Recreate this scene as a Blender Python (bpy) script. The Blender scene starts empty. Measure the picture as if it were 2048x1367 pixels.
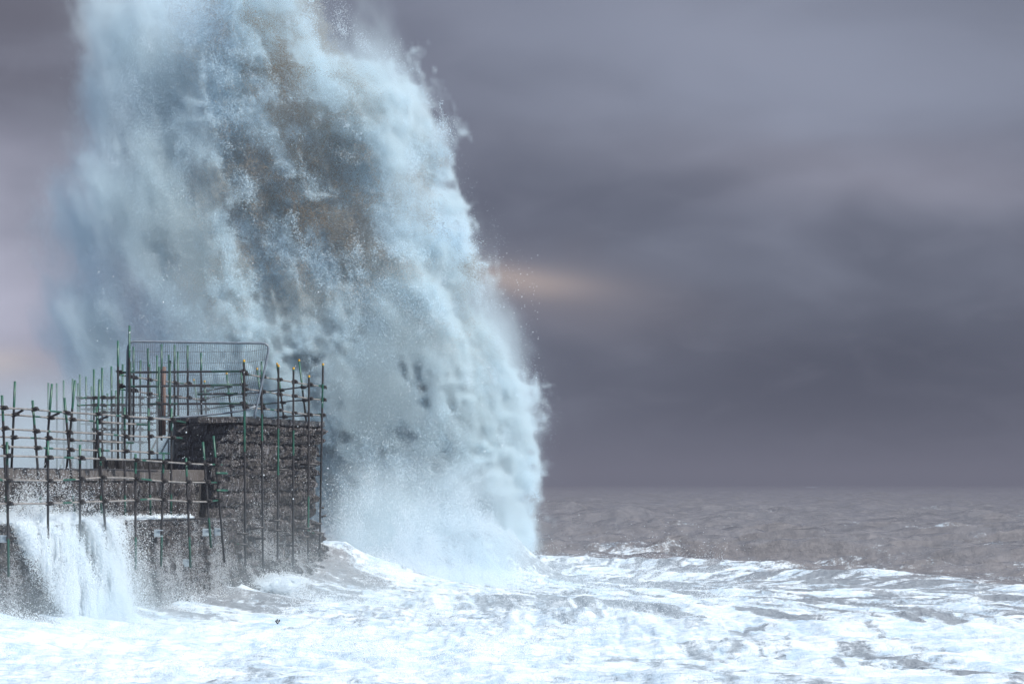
import bpy, bmesh, math, random
import numpy as np
from mathutils import Vector, Matrix

random.seed(7)
RNG = np.random.default_rng(11)
S = bpy.context.scene
COL = S.collection

# ------------------------------------------------------------------ camera
F = 5000.0            # focal length in photograph pixels (2048 wide)
HY = 965.0            # horizon row in the photograph
CZ = 3.5              # eye height above still water
cam = bpy.data.cameras.new('camera')
cam.sensor_width = 36.0
cam.lens = F / 2048 * 36.0
cam.shift_x = 0.0
cam.shift_y = (HY - 683.5) / 2048
cam.clip_start = 0.5
cam.clip_end = 40000
camo = bpy.data.objects.new('camera', cam)
camo.location = (0, 0, CZ)
camo.rotation_euler = (math.radians(90), 0, 0)
COL.objects.link(camo)
S.camera = camo

# ------------------------------------------------------------------ render look
S.view_settings.view_transform = 'Standard'
S.view_settings.look = 'None'
S.view_settings.gamma = 1
S.view_settings.exposure = 0.38
S.cycles.max_bounces = 10
S.cycles.diffuse_bounces = 5
S.cycles.glossy_bounces = 3
S.cycles.transmission_bounces = 3
S.cycles.volume_bounces = 3
S.cycles.volume_step_rate = 2.0
S.cycles.transparent_max_bounces = 6
S.cycles.sample_clamp_indirect = 6
S.cycles.use_denoising = True

# ------------------------------------------------------------------ sun
TO_SUN = Vector((0.56, -0.34, 0.76)).normalized()
sun = bpy.data.lights.new('sun', 'SUN')
sun.energy = 5.0
sun.angle = math.radians(0.6)
sun.color = (1.0, 0.95, 0.88)
suno = bpy.data.objects.new('sun', sun)
suno.rotation_euler = TO_SUN.to_track_quat('Z', 'Y').to_euler()
suno.location = (40, 20, 60)
COL.objects.link(suno)


# ------------------------------------------------------------------ node helper
class NT:
    def __init__(self, tree):
        self.t = tree
        self.n = tree.nodes
        self.l = tree.links

    def add(self, typ, **kw):
        n = self.n.new(typ)
        for k, v in kw.items():
            setattr(n, k, v)
        return n

    def link(self, a, b):
        self.l.new(a, b)

    def val(self, sock, v):
        if hasattr(v, 'is_output'):
            self.l.new(v, sock)
        else:
            sock.default_value = v

    def math(self, op, a, b=None, c=None, clamp=False):
        n = self.add('ShaderNodeMath', operation=op, use_clamp=clamp)
        self.val(n.inputs[0], a)
        if b is not None:
            self.val(n.inputs[1], b)
        if c is not None:
            self.val(n.inputs[2], c)
        return n.outputs[0]

    def mix(self, f, a, b, blend='MIX'):
        n = self.add('ShaderNodeMix', data_type='RGBA', blend_type=blend)
        self.val(n.inputs[0], f)
        self.val(n.inputs[6], a if hasattr(a, 'is_output') else (*a, 1))
        self.val(n.inputs[7], b if hasattr(b, 'is_output') else (*b, 1))
        return n.outputs[2]

    def noise(self, vec, scale, detail=4, rough=0.55, dist=0.0):
        n = self.add('ShaderNodeTexNoise')
        if vec is not None:
            self.l.new(vec, n.inputs['Vector'])
        n.inputs['Scale'].default_value = scale
        n.inputs['Detail'].default_value = detail
        n.inputs['Roughness'].default_value = rough
        n.inputs['Distortion'].default_value = dist
        return n.outputs[0]

    def scalevec(self, vec, s):
        n = self.add('ShaderNodeVectorMath', operation='MULTIPLY')
        self.l.new(vec, n.inputs[0])
        n.inputs[1].default_value = s
        return n.outputs[0]

    def ramp(self, f, a, b):
        n = self.add('ShaderNodeMapRange', interpolation_type='SMOOTHSTEP')
        self.val(n.inputs[0], f)
        n.inputs[1].default_value = a
        n.inputs[2].default_value = b
        return n.outputs[0]


# ------------------------------------------------------------------ world: storm cloud bank, breaking up overhead
w = bpy.data.worlds.new('World')
S.world = w
w.use_nodes = True
w.node_tree.nodes.clear()
k = NT(w.node_tree)
sky = k.add('ShaderNodeTexSky', sky_type='NISHITA', sun_disc=False)
sky.sun_elevation = math.asin(TO_SUN.z)
sky.sun_rotation = math.atan2(TO_SUN.x, TO_SUN.y)
sky.dust_density = 1.5
tc = k.add('ShaderNodeTexCoord')
sep = k.add('ShaderNodeSeparateXYZ')
k.link(tc.outputs['Generated'], sep.inputs[0])
dx, dy, dz = sep.outputs[0], sep.outputs[1], sep.outputs[2]
str_vec = k.scalevec(tc.outputs['Generated'], (1.0, 1.0, 2.4))
n_big = k.noise(str_vec, 5.0, 3, 0.5, 0.3)
n_mid = k.noise(str_vec, 12.0, 2.5, 0.45, 0.4)
n_fine = k.noise(str_vec, 34.0, 4, 0.55, 0.6)


def blob(az, el, saz, sel, tilt=0.0):
    """soft patch of cloud around a direction (radians)"""
    a = k.math('SUBTRACT', k.math('ARCTAN2', dx, dy), az)
    e = k.math('SUBTRACT', k.math('ARCSINE', dz), el)
    e2 = k.math('SUBTRACT', e, k.math('MULTIPLY', a, tilt))
    e2 = k.math('ADD', e2, k.math('MULTIPLY', k.math('SUBTRACT', n_mid, 0.5), sel * 1.6))
    q = k.math('ADD', k.math('POWER', k.math('ABSOLUTE', k.math('DIVIDE', a, saz)), 2.0),
               k.math('POWER', k.math('ABSOLUTE', k.math('DIVIDE', e2, sel)), 2.0))
    return k.math('EXPONENT', k.math('MULTIPLY', q, -1.0))


dark = (0.86, 0.95, 1.32)
lilac = (1.85, 2.05, 2.65)
cl = k.mix(k.ramp(n_big, 0.30, 0.72), dark, (1.36, 1.52, 2.0))
cl = k.mix(k.math('MULTIPLY', k.ramp(n_mid, 0.42, 0.75), 0.35), cl, lilac)
cl = k.mix(k.math('MULTIPLY', blob(0.11, 0.165, 0.17, 0.040, -0.16), 0.9), cl, (2.25, 2.5, 3.25))
cl = k.mix(k.math('MULTIPLY', blob(0.16, 0.120, 0.10, 0.014, -0.10), 0.55), cl, (2.35, 2.35, 2.9))
cl = k.mix(k.math('MULTIPLY', blob(-0.215, 0.06, 0.065, 0.065), 0.95), cl, (4.4, 4.45, 5.5))
cl = k.mix(k.math('MULTIPLY', blob(0.13, 0.030, 0.15, 0.050, 0.0), 0.97), cl, (0.46, 0.53, 0.78))
cl = k.mix(k.math('MULTIPLY', blob(0.002, 0.081, 0.028, 0.0055, -0.10), 0.9), cl, (4.3, 3.55, 3.2))
cl = k.mix(k.math('MULTIPLY', blob(0.020, 0.076, 0.05, 0.014, -0.15), 0.4), cl, (2.2, 1.95, 2.1))
cl = k.mix(k.math('MULTIPLY', blob(-0.19, 0.19, 0.06, 0.05), 0.55), cl, (1.05, 0.98, 1.2))
cl = k.mix(k.math('MULTIPLY', blob(-0.205, 0.046, 0.018, 0.006), 0.6), cl, (5.6, 5.0, 4.8))
cl = k.mix(k.math('MULTIPLY', k.ramp(n_fine, 0.42, 0.72), 0.08), cl, (2.3, 2.4, 3.0))
# cloud deck closes at the horizon, breaks up with height
cover = k.math('ADD', k.ramp(dz, 0.75, 0.30), k.math('MULTIPLY', k.math('SUBTRACT', n_big, 0.5), 0.9), clamp=True)
low = k.ramp(dz, 0.34, 0.22)
cover = k.math('MAXIMUM', cover, low)
cl_hi = k.mix(k.ramp(dz, 0.25, 0.7), cl, (5.2, 6.5, 8.7))  # unseen overhead cloud, brightened and blued as soft fill light on the spray
col = k.mix(cover, sky.outputs[0], cl_hi)
bg = k.add('ShaderNodeBackground')
bg.inputs[1].default_value = 0.1
k.link(col, bg.inputs[0])
wo = k.add('ShaderNodeOutputWorld')
k.link(bg.outputs[0], wo.inputs[0])

# ------------------------------------------------------------------ helpers: places
SL = 0.3055           # plan direction of the pier: X = -27.56 + off + SL * Y


def kx(px):
    return (px - 1024.0) / F


def pt(px, py, Y):
    return Vector((kx(px) * Y, Y, CZ + (HY - py) / F * Y))


def pier_Y(px, off):
    return (27.56 - off) / (SL - kx(px))


def on_pier(px, py, off):
    return pt(px, py, pier_Y(px, off))


def wall_x(Y, off=0.0):
    return -27.56 + off + SL * Y


# ------------------------------------------------------------------ helpers: numpy noise
TAB = RNG.random((64, 64, 64)).astype(np.float32)


def vnoise(x, y, z, scale, seed=0):
    """value noise, features of about `scale` metres, 0..1"""
    o = (seed * 12.9898 + 3.7) % 61.0
    out = None
    fx, fy, fz = x / scale + o, y / scale + 2.3 * o, z / scale + 1.7 * o
    ix, iy, iz = np.floor(fx).astype(np.int32), np.floor(fy).astype(np.int32), np.floor(fz).astype(np.int32)
    fx = (fx - ix).astype(np.float32)
    fy = (fy - iy).astype(np.float32)
    fz = (fz - iz).astype(np.float32)
    fx = fx * fx * (3 - 2 * fx)
    fy = fy * fy * (3 - 2 * fy)
    fz = fz * fz * (3 - 2 * fz)
    x0, x1 = ix & 63, (ix + 1) & 63
    y0, y1 = iy & 63, (iy + 1) & 63
    z0, z1 = iz & 63, (iz + 1) & 63
    a = TAB[x0, y0, z0] * (1 - fx) + TAB[x1, y0, z0] * fx
    b = TAB[x0, y1, z0] * (1 - fx) + TAB[x1, y1, z0] * fx
    c = TAB[x0, y0, z1] * (1 - fx) + TAB[x1, y0, z1] * fx
    d = TAB[x0, y1, z1] * (1 - fx) + TAB[x1, y1, z1] * fx
    return (a * (1 - fy) + b * fy) * (1 - fz) + (c * (1 - fy) + d * fy) * fz


def fbm(x, y, z, scale, octs=4, seed=0, gain=0.5):
    t, amp, tot = 0.0, 1.0, 0.0
    for i in range(octs):
        t = t + amp * vnoise(x, y, z, scale / (2.03 ** i), seed + i * 7)
        tot += amp
        amp *= gain
    return t / tot


def sstep(x, a, b):
    t = np.clip((x - a) / (b - a), 0, 1)
    return t * t * (3 - 2 * t)


def poly_sd(poly, u, v):
    """signed distance to polygon (positive inside)"""
    poly = np.asarray(poly, float)
    best = np.full(u.shape, 1e9)
    inside = np.zeros(u.shape, bool)
    n = len(poly)
    for i in range(n):
        ax, ay = poly[i]
        bx, by = poly[(i + 1) % n]
        ex, ey = bx - ax, by - ay
        t = np.clip(((u - ax) * ex + (v - ay) * ey) / (ex * ex + ey * ey + 1e-12), 0, 1)
        best = np.minimum(best, np.hypot(u - ax - t * ex, v - ay - t * ey))
        c = ((ay > v) != (by > v)) & (u < (bx - ax) * (v - ay) / (by - ay + 1e-12) + ax)
        inside ^= c
    return np.where(inside, best, -best)


# ------------------------------------------------------------------ helpers: objects
def tag(o, label=None, cat=None, group=None, kind=None):
    if label:
        o['label'] = label
    if cat:
        o['category'] = cat
    if group:
        o['group'] = group
    if kind:
        o['kind'] = kind
    return o


def thing(name, label, cat, loc, group=None):
    o = bpy.data.objects.new(name, None)
    o.empty_display_size = 0.2
    COL.objects.link(o)
    o.location = loc
    tag(o, label, cat, group)
    return o


def link_mesh(name, me, parent=None, mats=()):
    for m in mats:
        me.materials.append(m)
    o = bpy.data.objects.new(name, me)
    COL.objects.link(o)
    if parent is not None:
        o.parent = parent
        o.matrix_parent_inverse = Matrix.Identity(4)
    return o


def mesh_from(name, V, Fc, smooth=False):
    me = bpy.data.meshes.new(name)
    me.from_pydata([tuple(v) for v in V], [], Fc)
    if smooth:
        me.polygons.foreach_set('use_smooth', [True] * len(me.polygons))
    me.update()
    return me


def root_origin(root):
    p = Vector((0, 0, 0))
    while root is not None:
        p += root.location
        root = root.parent
    return p


# ------------------------------------------------------------------ materials
def new_mat(name):
    m = bpy.data.materials.new(name)
    m.use_nodes = True
    m.node_tree.nodes.clear()
    kk = NT(m.node_tree)
    out = kk.add('ShaderNodeOutputMaterial')
    return m, kk, out


def principled(kk, out, **kw):
    b = kk.add('ShaderNodeBsdfPrincipled')
    kk.link(b.outputs[0], out.inputs[0])
    for a, v in kw.items():
        kk.val(b.inputs[a.replace('_', ' ')], v)
    return b


def metal_paint(name, base, base2, rough, scale=9.0, metallic=0.0, rust=0.25):
    m, kk, out = new_mat(name)
    g = kk.add('ShaderNodeNewGeometry')
    n = kk.noise(g.outputs['Position'], scale, 5, 0.6)
    n2 = kk.noise(g.outputs['Position'], scale * 4, 4, 0.6)
    c = kk.mix(kk.ramp(n, 0.35, 0.65), base, base2)
    c = kk.mix(kk.math('MULTIPLY', kk.ramp(n2, 0.55, 0.72), rust), c, (0.11, 0.055, 0.03))
    b = principled(kk, out, Roughness=rough, Metallic=metallic)
    kk.link(c, b.inputs['Base Color'])
    bp = kk.add('ShaderNodeBump')
    bp.inputs['Strength'].default_value = 0.25
    bp.inputs['Distance'].default_value = 0.004
    kk.link(n2, bp.inputs['Height'])
    kk.link(bp.outputs[0], b.inputs['Normal'])
    return m


M_GREEN = metal_paint('green_paint', (0.006, 0.085, 0.055), (0.005, 0.055, 0.038), 0.45, rust=0.15)
M_STEEL = metal_paint('weathered_steel', (0.022, 0.022, 0.024), (0.013, 0.013, 0.016), 0.5, rust=0.25)
M_GALV = metal_paint('galvanised_steel', (0.25, 0.24, 0.23), (0.13, 0.128, 0.125), 0.40, rust=0.3)
M_CLAMP = metal_paint('clamp_iron', (0.012, 0.012, 0.014), (0.02, 0.017, 0.016), 0.6, rust=0.2)
M_YELLOW = metal_paint('yellow_plastic', (0.62, 0.36, 0.03), (0.55, 0.30, 0.03), 0.5, rust=0.1)
M_FENCE = metal_paint('fence_zinc', (0.17, 0.21, 0.25), (0.12, 0.15, 0.19), 0.4, rust=0.05)
M_WIRE = metal_paint('fence_wire', (0.10, 0.12, 0.15), (0.07, 0.08, 0.10), 0.5, rust=0.05)
M_PLATE = metal_paint('plate_grey_blue', (0.34, 0.42, 0.48), (0.27, 0.34, 0.40), 0.55, rust=0.1)
M_TIMBER = metal_paint('wet_timber', (0.15, 0.095, 0.075), (0.10, 0.065, 0.055), 0.7, rust=0.1)


def stone_mat(name, c1, c2, c3, rough=0.42):
    m, kk, out = new_mat(name)
    g = kk.add('ShaderNodeNewGeometry')
    oi = kk.add('ShaderNodeObjectInfo')
    at = kk.add('ShaderNodeAttribute', attribute_name='tone')
    pos = g.outputs['Position']
    n = kk.noise(pos, 2.2, 5, 0.6)
    nf = kk.noise(pos, 26, 6, 0.7)
    nv = kk.noise(kk.scalevec(pos, (1.0, 1.0, 0.16)), 20, 5, 0.7, 0.4)
    c = kk.mix(kk.ramp(n, 0.3, 0.7), c1, c2)
    rnd = kk.math('FRACT', kk.math('ADD', oi.outputs['Random'], kk.math('MULTIPLY', at.outputs['Fac'], 7.31)))
    c = kk.mix(kk.math('MULTIPLY', rnd, 0.55), c, c3)
    c = kk.mix(kk.math('MULTIPLY', kk.ramp(nf, 0.5, 0.75), 0.6), c, (0.03, 0.03, 0.032))
    # encrusted salt and water trickles
    c = kk.mix(kk.math('MULTIPLY', kk.ramp(nv, 0.54, 0.62), 0.50), c, (0.36, 0.37, 0.41))
    b = principled(kk, out)
    kk.link(c, b.inputs['Base Color'])
    kk.link(kk.math('ADD', rough - 0.15, kk.math('MULTIPLY', nf, 0.3)), b.inputs['Roughness'])
    bp = kk.add('ShaderNodeBump')
    bp.inputs['Strength'].default_value = 0.9
    bp.inputs['Distance'].default_value = 0.05
    kk.link(kk.math('ADD', nf, kk.math('MULTIPLY', nv, 1.5)), bp.inputs['Height'])
    kk.link(bp.outputs[0], b.inputs['Normal'])
    return m


M_STONE = stone_mat('wet_rubble_stone', (0.029, 0.027, 0.030), (0.014, 0.0135, 0.016), (0.085, 0.078, 0.079), 0.22)
M_MORTAR = stone_mat('dark_mortar', (0.022, 0.021, 0.021), (0.014, 0.013, 0.014), (0.03, 0.028, 0.028), 0.7)
M_COPE = stone_mat('concrete_coping', (0.10, 0.09, 0.086), (0.065, 0.06, 0.058), (0.13, 0.115, 0.108), 0.4)


def spray_mat(name, trans=0.45):
    m, kk, out = new_mat(name)
    at = kk.add('ShaderNodeAttribute', attribute_name='tint')
    d = kk.add('ShaderNodeBsdfDiffuse')
    t = kk.add('ShaderNodeBsdfTranslucent')
    kk.link(at.outputs['Color'], d.inputs[0])
    kk.link(at.outputs['Color'], t.inputs[0])
    mx = kk.add('ShaderNodeMixShader')
    mx.inputs[0].default_value = trans
    kk.link(d.outputs[0], mx.inputs[1])
    kk.link(t.outputs[0], mx.inputs[2])
    kk.link(mx.outputs[0], out.inputs[0])
    return m


M_SPRAY = spray_mat('aerated_spray')

# sea: foam over silty water
M_SEA, kk, out = new_mat('sea_water')
g = kk.add('ShaderNodeNewGeometry')
pos = g.outputs['Position']
foam_a = kk.add('ShaderNodeAttribute', attribute_name='foam').outputs['Fac']
flat = kk.scalevec(pos, (1.0, 0.55, 1.0))
nA = kk.noise(flat, 1.1, 6, 0.62, 0.8)
nB = kk.noise(flat, 5.0, 6, 0.68, 0.6)
nC = kk.noise(pos, 22.0, 4, 0.7)
nS = kk.noise(kk.scalevec(pos, (0.35, 0.9, 0.6)), 5.0, 6, 0.7, 0.4)
lace = kk.math('ADD', kk.math('MULTIPLY', nS, 0.36), kk.math('ADD', kk.math('MULTIPLY', nB, 0.36), kk.math('MULTIPLY', nC, 0.28)))
thr = kk.math('SUBTRACT', 0.80, kk.math('MULTIPLY', foam_a, 0.48))
fm = kk.math('SUBTRACT', lace, thr)
fm = kk.ramp(fm, -0.07, 0.08)
foamcol = kk.mix(kk.ramp(kk.math('ADD', kk.math('MULTIPLY', nS, 0.6), kk.math('MULTIPLY', nA, 0.4)), 0.36, 0.62), (0.36, 0.49, 0.62), (0.64, 0.72, 0.79))
aer = kk.add('ShaderNodeAttribute', attribute_name='aerated').outputs['Fac']
watercol = kk.mix(kk.ramp(nA, 0.3, 0.7), (0.125, 0.127, 0.138), (0.185, 0.183, 0.193))
watercol = kk.mix(aer, watercol, kk.mix(kk.ramp(nB, 0.35, 0.65), (0.23, 0.285, 0.34), (0.33, 0.405, 0.47)))
nW = kk.noise(kk.scalevec(pos, (0.28, 0.75, 1.0)), 0.8, 5, 0.62, 0.5)
bs = kk.add('ShaderNodeBsdfPrincipled')
kk.link(watercol, bs.inputs['Base Color'])
kk.link(kk.math('ADD', 0.18, kk.math('MULTIPLY', aer, 0.35)), bs.inputs['Roughness'])
bs.inputs['IOR'].default_value = 1.33
bpw = kk.add('ShaderNodeBump')
bpw.inputs['Strength'].default_value = 1.0
bpw.inputs['Distance'].default_value = 0.38
kk.link(kk.math('ADD', nW, kk.math('MULTIPLY', nB, 0.16)), bpw.inputs['Height'])
kk.link(bpw.outputs[0], bs.inputs['Normal'])
fs = kk.add('ShaderNodeBsdfDiffuse')
kk.link(foamcol, fs.inputs[0])
bpf = kk.add('ShaderNodeBump')
bpf.inputs['Strength'].default_value = 0.8
bpf.inputs['Distance'].default_value = 0.07
kk.link(kk.math('ADD', kk.math('MULTIPLY', nC, 0.5), kk.math('ADD', kk.math('MULTIPLY', nB, 0.5), nS)), bpf.inputs['Height'])
kk.link(bpf.outputs[0], fs.inputs['Normal'])
mx = kk.add('ShaderNodeMixShader')
kk.link(fm, mx.inputs[0])
kk.link(bs.outputs[0], mx.inputs[1])
kk.link(fs.outputs[0], mx.inputs[2])
kk.link(mx.outputs[0], out.inputs[0])


# ------------------------------------------------------------------ the sea
def sea_height(X, Y, full=False):
    """height of the water and amount of foam on it"""
    r = np.sqrt(X * X + Y * Y)
    zero = np.zeros_like(X)
    far = 1.0 - sstep(Y, 500, 2500) * 0.6
    # wind sea: sharpened crests
    h = np.zeros_like(X)
    rg = np.random.default_rng(5)
    for i in range(26):
        lam = 1.6 * 1.19 ** i
        th = math.radians(262) + rg.normal(0, 0.30)      # travelling towards the camera and left
        ph = rg.random() * 6.28
        cx, cy = math.cos(th), math.sin(th)
        warp = 1.1 * (vnoise(X * 0.7, Y, zero, lam * 3.0, 40 + i) - 0.5) * 6.28
        s = np.sin(6.2832 / lam * (X * cx + Y * cy) + ph + warp)
        amp = 0.027 * lam ** 0.86
        if lam > 9:
            amp *= 0.55
        if lam > 22:
            amp *= 0.40
        if lam > 60:
            amp *= 0.5
        # fade out waves the mesh cannot carry
        vis = 1.0 - sstep(Y, lam * 55, lam * 120)
        h += amp * vis * (1 - np.abs(s)) ** 1.3 * 2 - amp * vis * 0.6
    h *= far * (0.30 + 0.70 * sstep(Y, 80, 120))
    near = 1 - sstep(Y, 70, 105)
    # line in plan where the broken water ends: sloping from far left to near right
    yb = 101.0 - 2.2 * np.clip(X - 4.7, 0, 14) + 5.0 * (fbm(X, Y * 0.3, zero, 7.0, 3, 60) - 0.5)
    dB = yb - Y                                            # >0 on the foamy side
    h += 0.34 * np.exp(-((dB - 1.5) / 3.2) ** 2) * (0.4 + 0.9 * vnoise(X, Y, zero, 6.0, 61))
    # second lower ridges in the foam
    for (c0, sl_, a_, wd) in ((84, -0.75, 0.20, 2.4), (72, -0.55, 0.17, 2.0), (61.5, -0.35, 0.14, 1.7), (53, -0.2, 0.11, 1.4)):
        line = c0 + sl_ * X + 4.5 * (fbm(X, Y * 0.2, zero, 6.0, 3, 62 + int(c0)) - 0.5)
        h += a_ * np.exp(-((Y - line) / wd) ** 2) * (0.35 + vnoise(X, Y, zero, 3.5, 70 + int(c0)))
    # rebounding wave beside the plume: rises steeply to the left
    q = np.exp(-((Y - 80.5 - 0.3 * X) / 2.0) ** 2)
    h += 1.9 * q * (1 - sstep(X, -1.0, 2.0)) * sstep(X, -6.0, -0.6) * (0.8 + 0.4 * vnoise(X, Y, zero, 1.5, 80))
    # swash running up the pier wall and falling back
    yc = np.minimum(Y, 73.2)
    d = X - wall_x(yc)
    d = np.where(Y > 73.2, np.hypot(np.maximum(d, 0), (Y - 73.2) * 0.8), d)
    up = np.exp(-np.maximum(d - 0.35, 0) / 2.7)
    climb = 0.46 + 0.12 * sstep(Y, 60, 69) + 0.85 * sstep(Y, 69.0, 74.5)
    run = 0.8 + 0.35 * fbm(X * 0.5, Y * 1.3, zero, 2.2, 3, 90)
    h += climb * up * run + 0.30 * np.exp(-np.maximum(d, 0) / 4.2) * sstep(Y, 60, 74)
    # foam pile at the near left
    pile = np.exp(-((X + 10.6) / 2.4) ** 2 - ((Y - 50.0) / 2.6) ** 2)
    h += 0.38 * pile
    # water thrown off the impact streaks away from it
    ang = np.arctan2(X + 3.0, 81.0 - Y)
    rad = np.hypot(X + 3.0, Y - 81.0)
    ray = fbm(ang * 13.0 + 0.5 * np.sin(rad * 0.25), rad * 0.09, zero, 0.8, 5, 150, 0.62)
    ray2 = fbm(ang * 30.0, rad * 0.20, zero, 0.8, 4, 160, 0.6)
    fil = 1 - np.abs(2 * fbm(ang * 11.0 + 0.6 * np.sin(rad * 0.21), rad * 0.10, zero, 0.8, 4, 165, 0.55) - 1)
    streak = fbm(X * 0.28 + Y * 0.10, Y * 0.60 + X * 0.30, zero, 0.5, 5, 130, 0.72)
    # curdled surface of the broken water
    br = sstep(dB + 9.0 * (fbm(X * 0.5, Y * 0.4, zero, 2.0, 5, 170, 0.65) - 0.5), -6.0, 6.0)
    bil = np.abs(fbm(X, Y, zero, 0.9, 4, 100, 0.6) - 0.5) * 2
    bil2 = np.abs(vnoise(X, Y, zero, 0.22, 110) - 0.5)
    rib = np.abs(fbm(X * 0.45 + 0.15 * Y, Y * 1.5 - 0.5 * X, zero, 1.1, 4, 105, 0.6) - 0.5) * 2
    h += br * (0.05 * bil + 0.02 * bil2 + 0.06 * rib + (0.40 * np.abs(ray - 0.5) + 0.16 * np.abs(ray2 - 0.5)) * sstep(d, 1.0, 6.0) + 0.12 * np.abs(streak - 0.5)) * np.clip(1.3 - (Y - 50) / 70, 0.25, 1)
    # foam amount
    foam = br * (0.76 - 0.50 * sstep(fil, 0.86, 0.985) * sstep(X, -3, 3) + 0.40 * (fbm(X, Y * 0.45, zero, 3.2, 5, 120, 0.6) - 0.46) + 0.9 * (ray - 0.5) + 0.9 * (ray2 - 0.5) - 0.10 * sstep(X, 1, 8))
    foam += 0.22 * np.exp(-((Y - 52) / 9.0) ** 2) + 0.1 * br * sstep(Y, 66, 50)
    # the swash is silty water with streaks of foam
    sw = np.exp(-(np.maximum(d - 0.3, 0) / 4.8) ** 1.4)
    foam = foam * (1 - 0.85 * sw) + 0.85 * sw * (0.43 + 0.06 * np.minimum(np.maximum(d, 0), 4) + 1.9 * (streak - 0.5))
    wv = q * (1 - sstep(X, -1.0, 3.0))
    foam += wv * (-0.42 + 1.6 * (fbm(X * 2.0 + Y * 0.6, Y * 0.5, zero, 0.8, 4, 180) - 0.5))
    foam += 0.25 * pile
    # thin foam trails behind the front and some white horses far out; pale streaks painted in as wave highlights
    wh = fbm(X * 0.8, Y * 0.35, zero, 9.0, 5, 140, 0.6)
    foam += (1 - br) * (sstep(wh, 0.52, 0.70) * 0.32 * (1 - sstep(Y, 110, 240)) + 0.48 * np.exp(np.minimum(dB, 0) / 10) + 1.15 * (fbm(X * 0.45, Y * 0.5, zero, 1.6, 5, 145, 0.66) - 0.5) * (1 - sstep(Y, 260, 700)) + 0.24)
    foam = np.where(np.abs(X - 232) + np.abs(Y - 1800) / 3 < 22, 0.9, foam)
    aer = br * (0.95 - 0.45 * sstep(X, 2, 9)) * (1 - 0.80 * np.exp(-np.maximum(d - 0.3, 0) / 3.4))
    if full:
        return h, np.clip(foam, 0, 1), np.clip(aer, 0, 1)
    return h, np.clip(foam, 0, 1)


def build_sea():
    core = np.linspace(-0.27, 0.27, 800)
    side = np.geomspace(0.28, 4.0, 26)
    ku = np.concatenate([-side[::-1], core, side])
    yy = [14.0]
    while yy[-1] < 41:
        yy.append(yy[-1] + 0.9)
    while yy[-1] < 88:
        yy.append(yy[-1] + 0.115)
    while yy[-1] < 15000:
        yy.append(yy[-1] * 1.0 + max(0.12, (yy[-1] - 88) * 0.013 + 0.12))
    yy = np.array(yy)
    nU, nV = len(ku), len(yy)
    X = (ku[None, :] * yy[:, None]).ravel()
    Y = np.repeat(yy, nU)
    h, foam, aer = sea_height(X, Y, True)
    co = np.stack([X, Y, h], 1).astype(np.float32)
    me = bpy.data.meshes.new('sea')
    nq = (nU - 1) * (nV - 1)
    ii, jj = np.meshgrid(np.arange(nV - 1), np.arange(nU - 1), indexing='ij')
    a = (ii * nU + jj).ravel()
    quads = np.stack([a, a + 1, a + nU + 1, a + nU], 1).astype(np.int32)
    me.vertices.add(nU * nV)
    me.vertices.foreach_set('co', co.ravel())
    me.loops.add(nq * 4)
    me.loops.foreach_set('vertex_index', quads.ravel())
    me.polygons.add(nq)
    me.polygons.foreach_set('loop_start', np.arange(0, nq * 4, 4, dtype=np.int32))
    me.polygons.foreach_set('use_smooth', np.ones(nq, bool))
    at = me.attributes.new('foam', 'FLOAT', 'POINT')
    at.data.foreach_set('value', foam.astype(np.float32))
    at = me.attributes.new('aerated', 'FLOAT', 'POINT')
    at.data.foreach_set('value', aer.astype(np.float32))
    me.update()
    me.validate()
    o = link_mesh('sea', me, None, [M_SEA])
    tag(o, kind='structure')
    print('sea', nU, nV, nq)


build_sea()


# ------------------------------------------------------------------ the stone pier
def prism(name, prof_fn, ys, parent, mat, closed_ends=True):
    """sweep a closed profile [(off, z)...] along the pier for the given Y stations"""
    V, Fc = [], []
    o0 = root_origin(parent)
    n = None
    for Y in ys:
        pr = prof_fn(Y)
        n = len(pr)
        for (off, z) in pr:
            V.append((wall_x(Y, off) - o0.x, Y - o0.y, z - o0.z))
    m = len(ys)
    for i in range(m - 1):
        for j in range(n):
            a, b = i * n + j, i * n + (j + 1) % n
            Fc.append((a, b, b + n, a + n))
    if closed_ends:
        Fc.append(tuple(range(n - 1, -1, -1)))
        Fc.append(tuple(range((m - 1) * n, m * n)))
    me = mesh_from(name, V, Fc)
    return link_mesh(name, me, parent, [mat])


Z_LEDGE, Z_DECK, Z_HEAD = 2.56, 3.84, 5.20
Y_NEAR, Y_END = 66.3, 72.4
pier = thing('stone_pier', 'stepped rubble stone pier with raised dark head standing in the surf', 'pier',
             (wall_x(60, -3), 60.0, 0.0))


def low_off(z):          # batter of the lower wall
    return 0.05 + 0.30 * max(0.0, (Z_LEDGE - z) / 2.6) ** 1.4


def head_off(z):         # recurved head: overhangs at the top, flares at the foot
    t = (z - Z_LEDGE) / (Z_HEAD - Z_LEDGE)
    if t >= 0:
        return -0.40 * (1 - t) ** 0.5 if t < 0.75 else -0.40 * (0.25 ** 0.5) * (1 - t) / 0.25
    return -0.40 + 1.05 * min(1, -t) ** 1.2 * 1.3


lower = prism('lower_wall', lambda Y: [(-9, -1.2), (0.5, -1.2), (low_off(0.5), 0.5), (0.02, Z_LEDGE - 0.06), (-9, Z_LEDGE - 0.06)],
              [46, 52, 58, 65.8], pier, M_MORTAR)
upper = prism('upper_wall', lambda Y: [(-9, Z_LEDGE - 0.05), (-0.95, Z_LEDGE - 0.05), (-0.95, Z_DECK - 0.30), (-9, Z_DECK - 0.30)],
              [46, 55, 67.5], pier, M_MORTAR)


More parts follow.
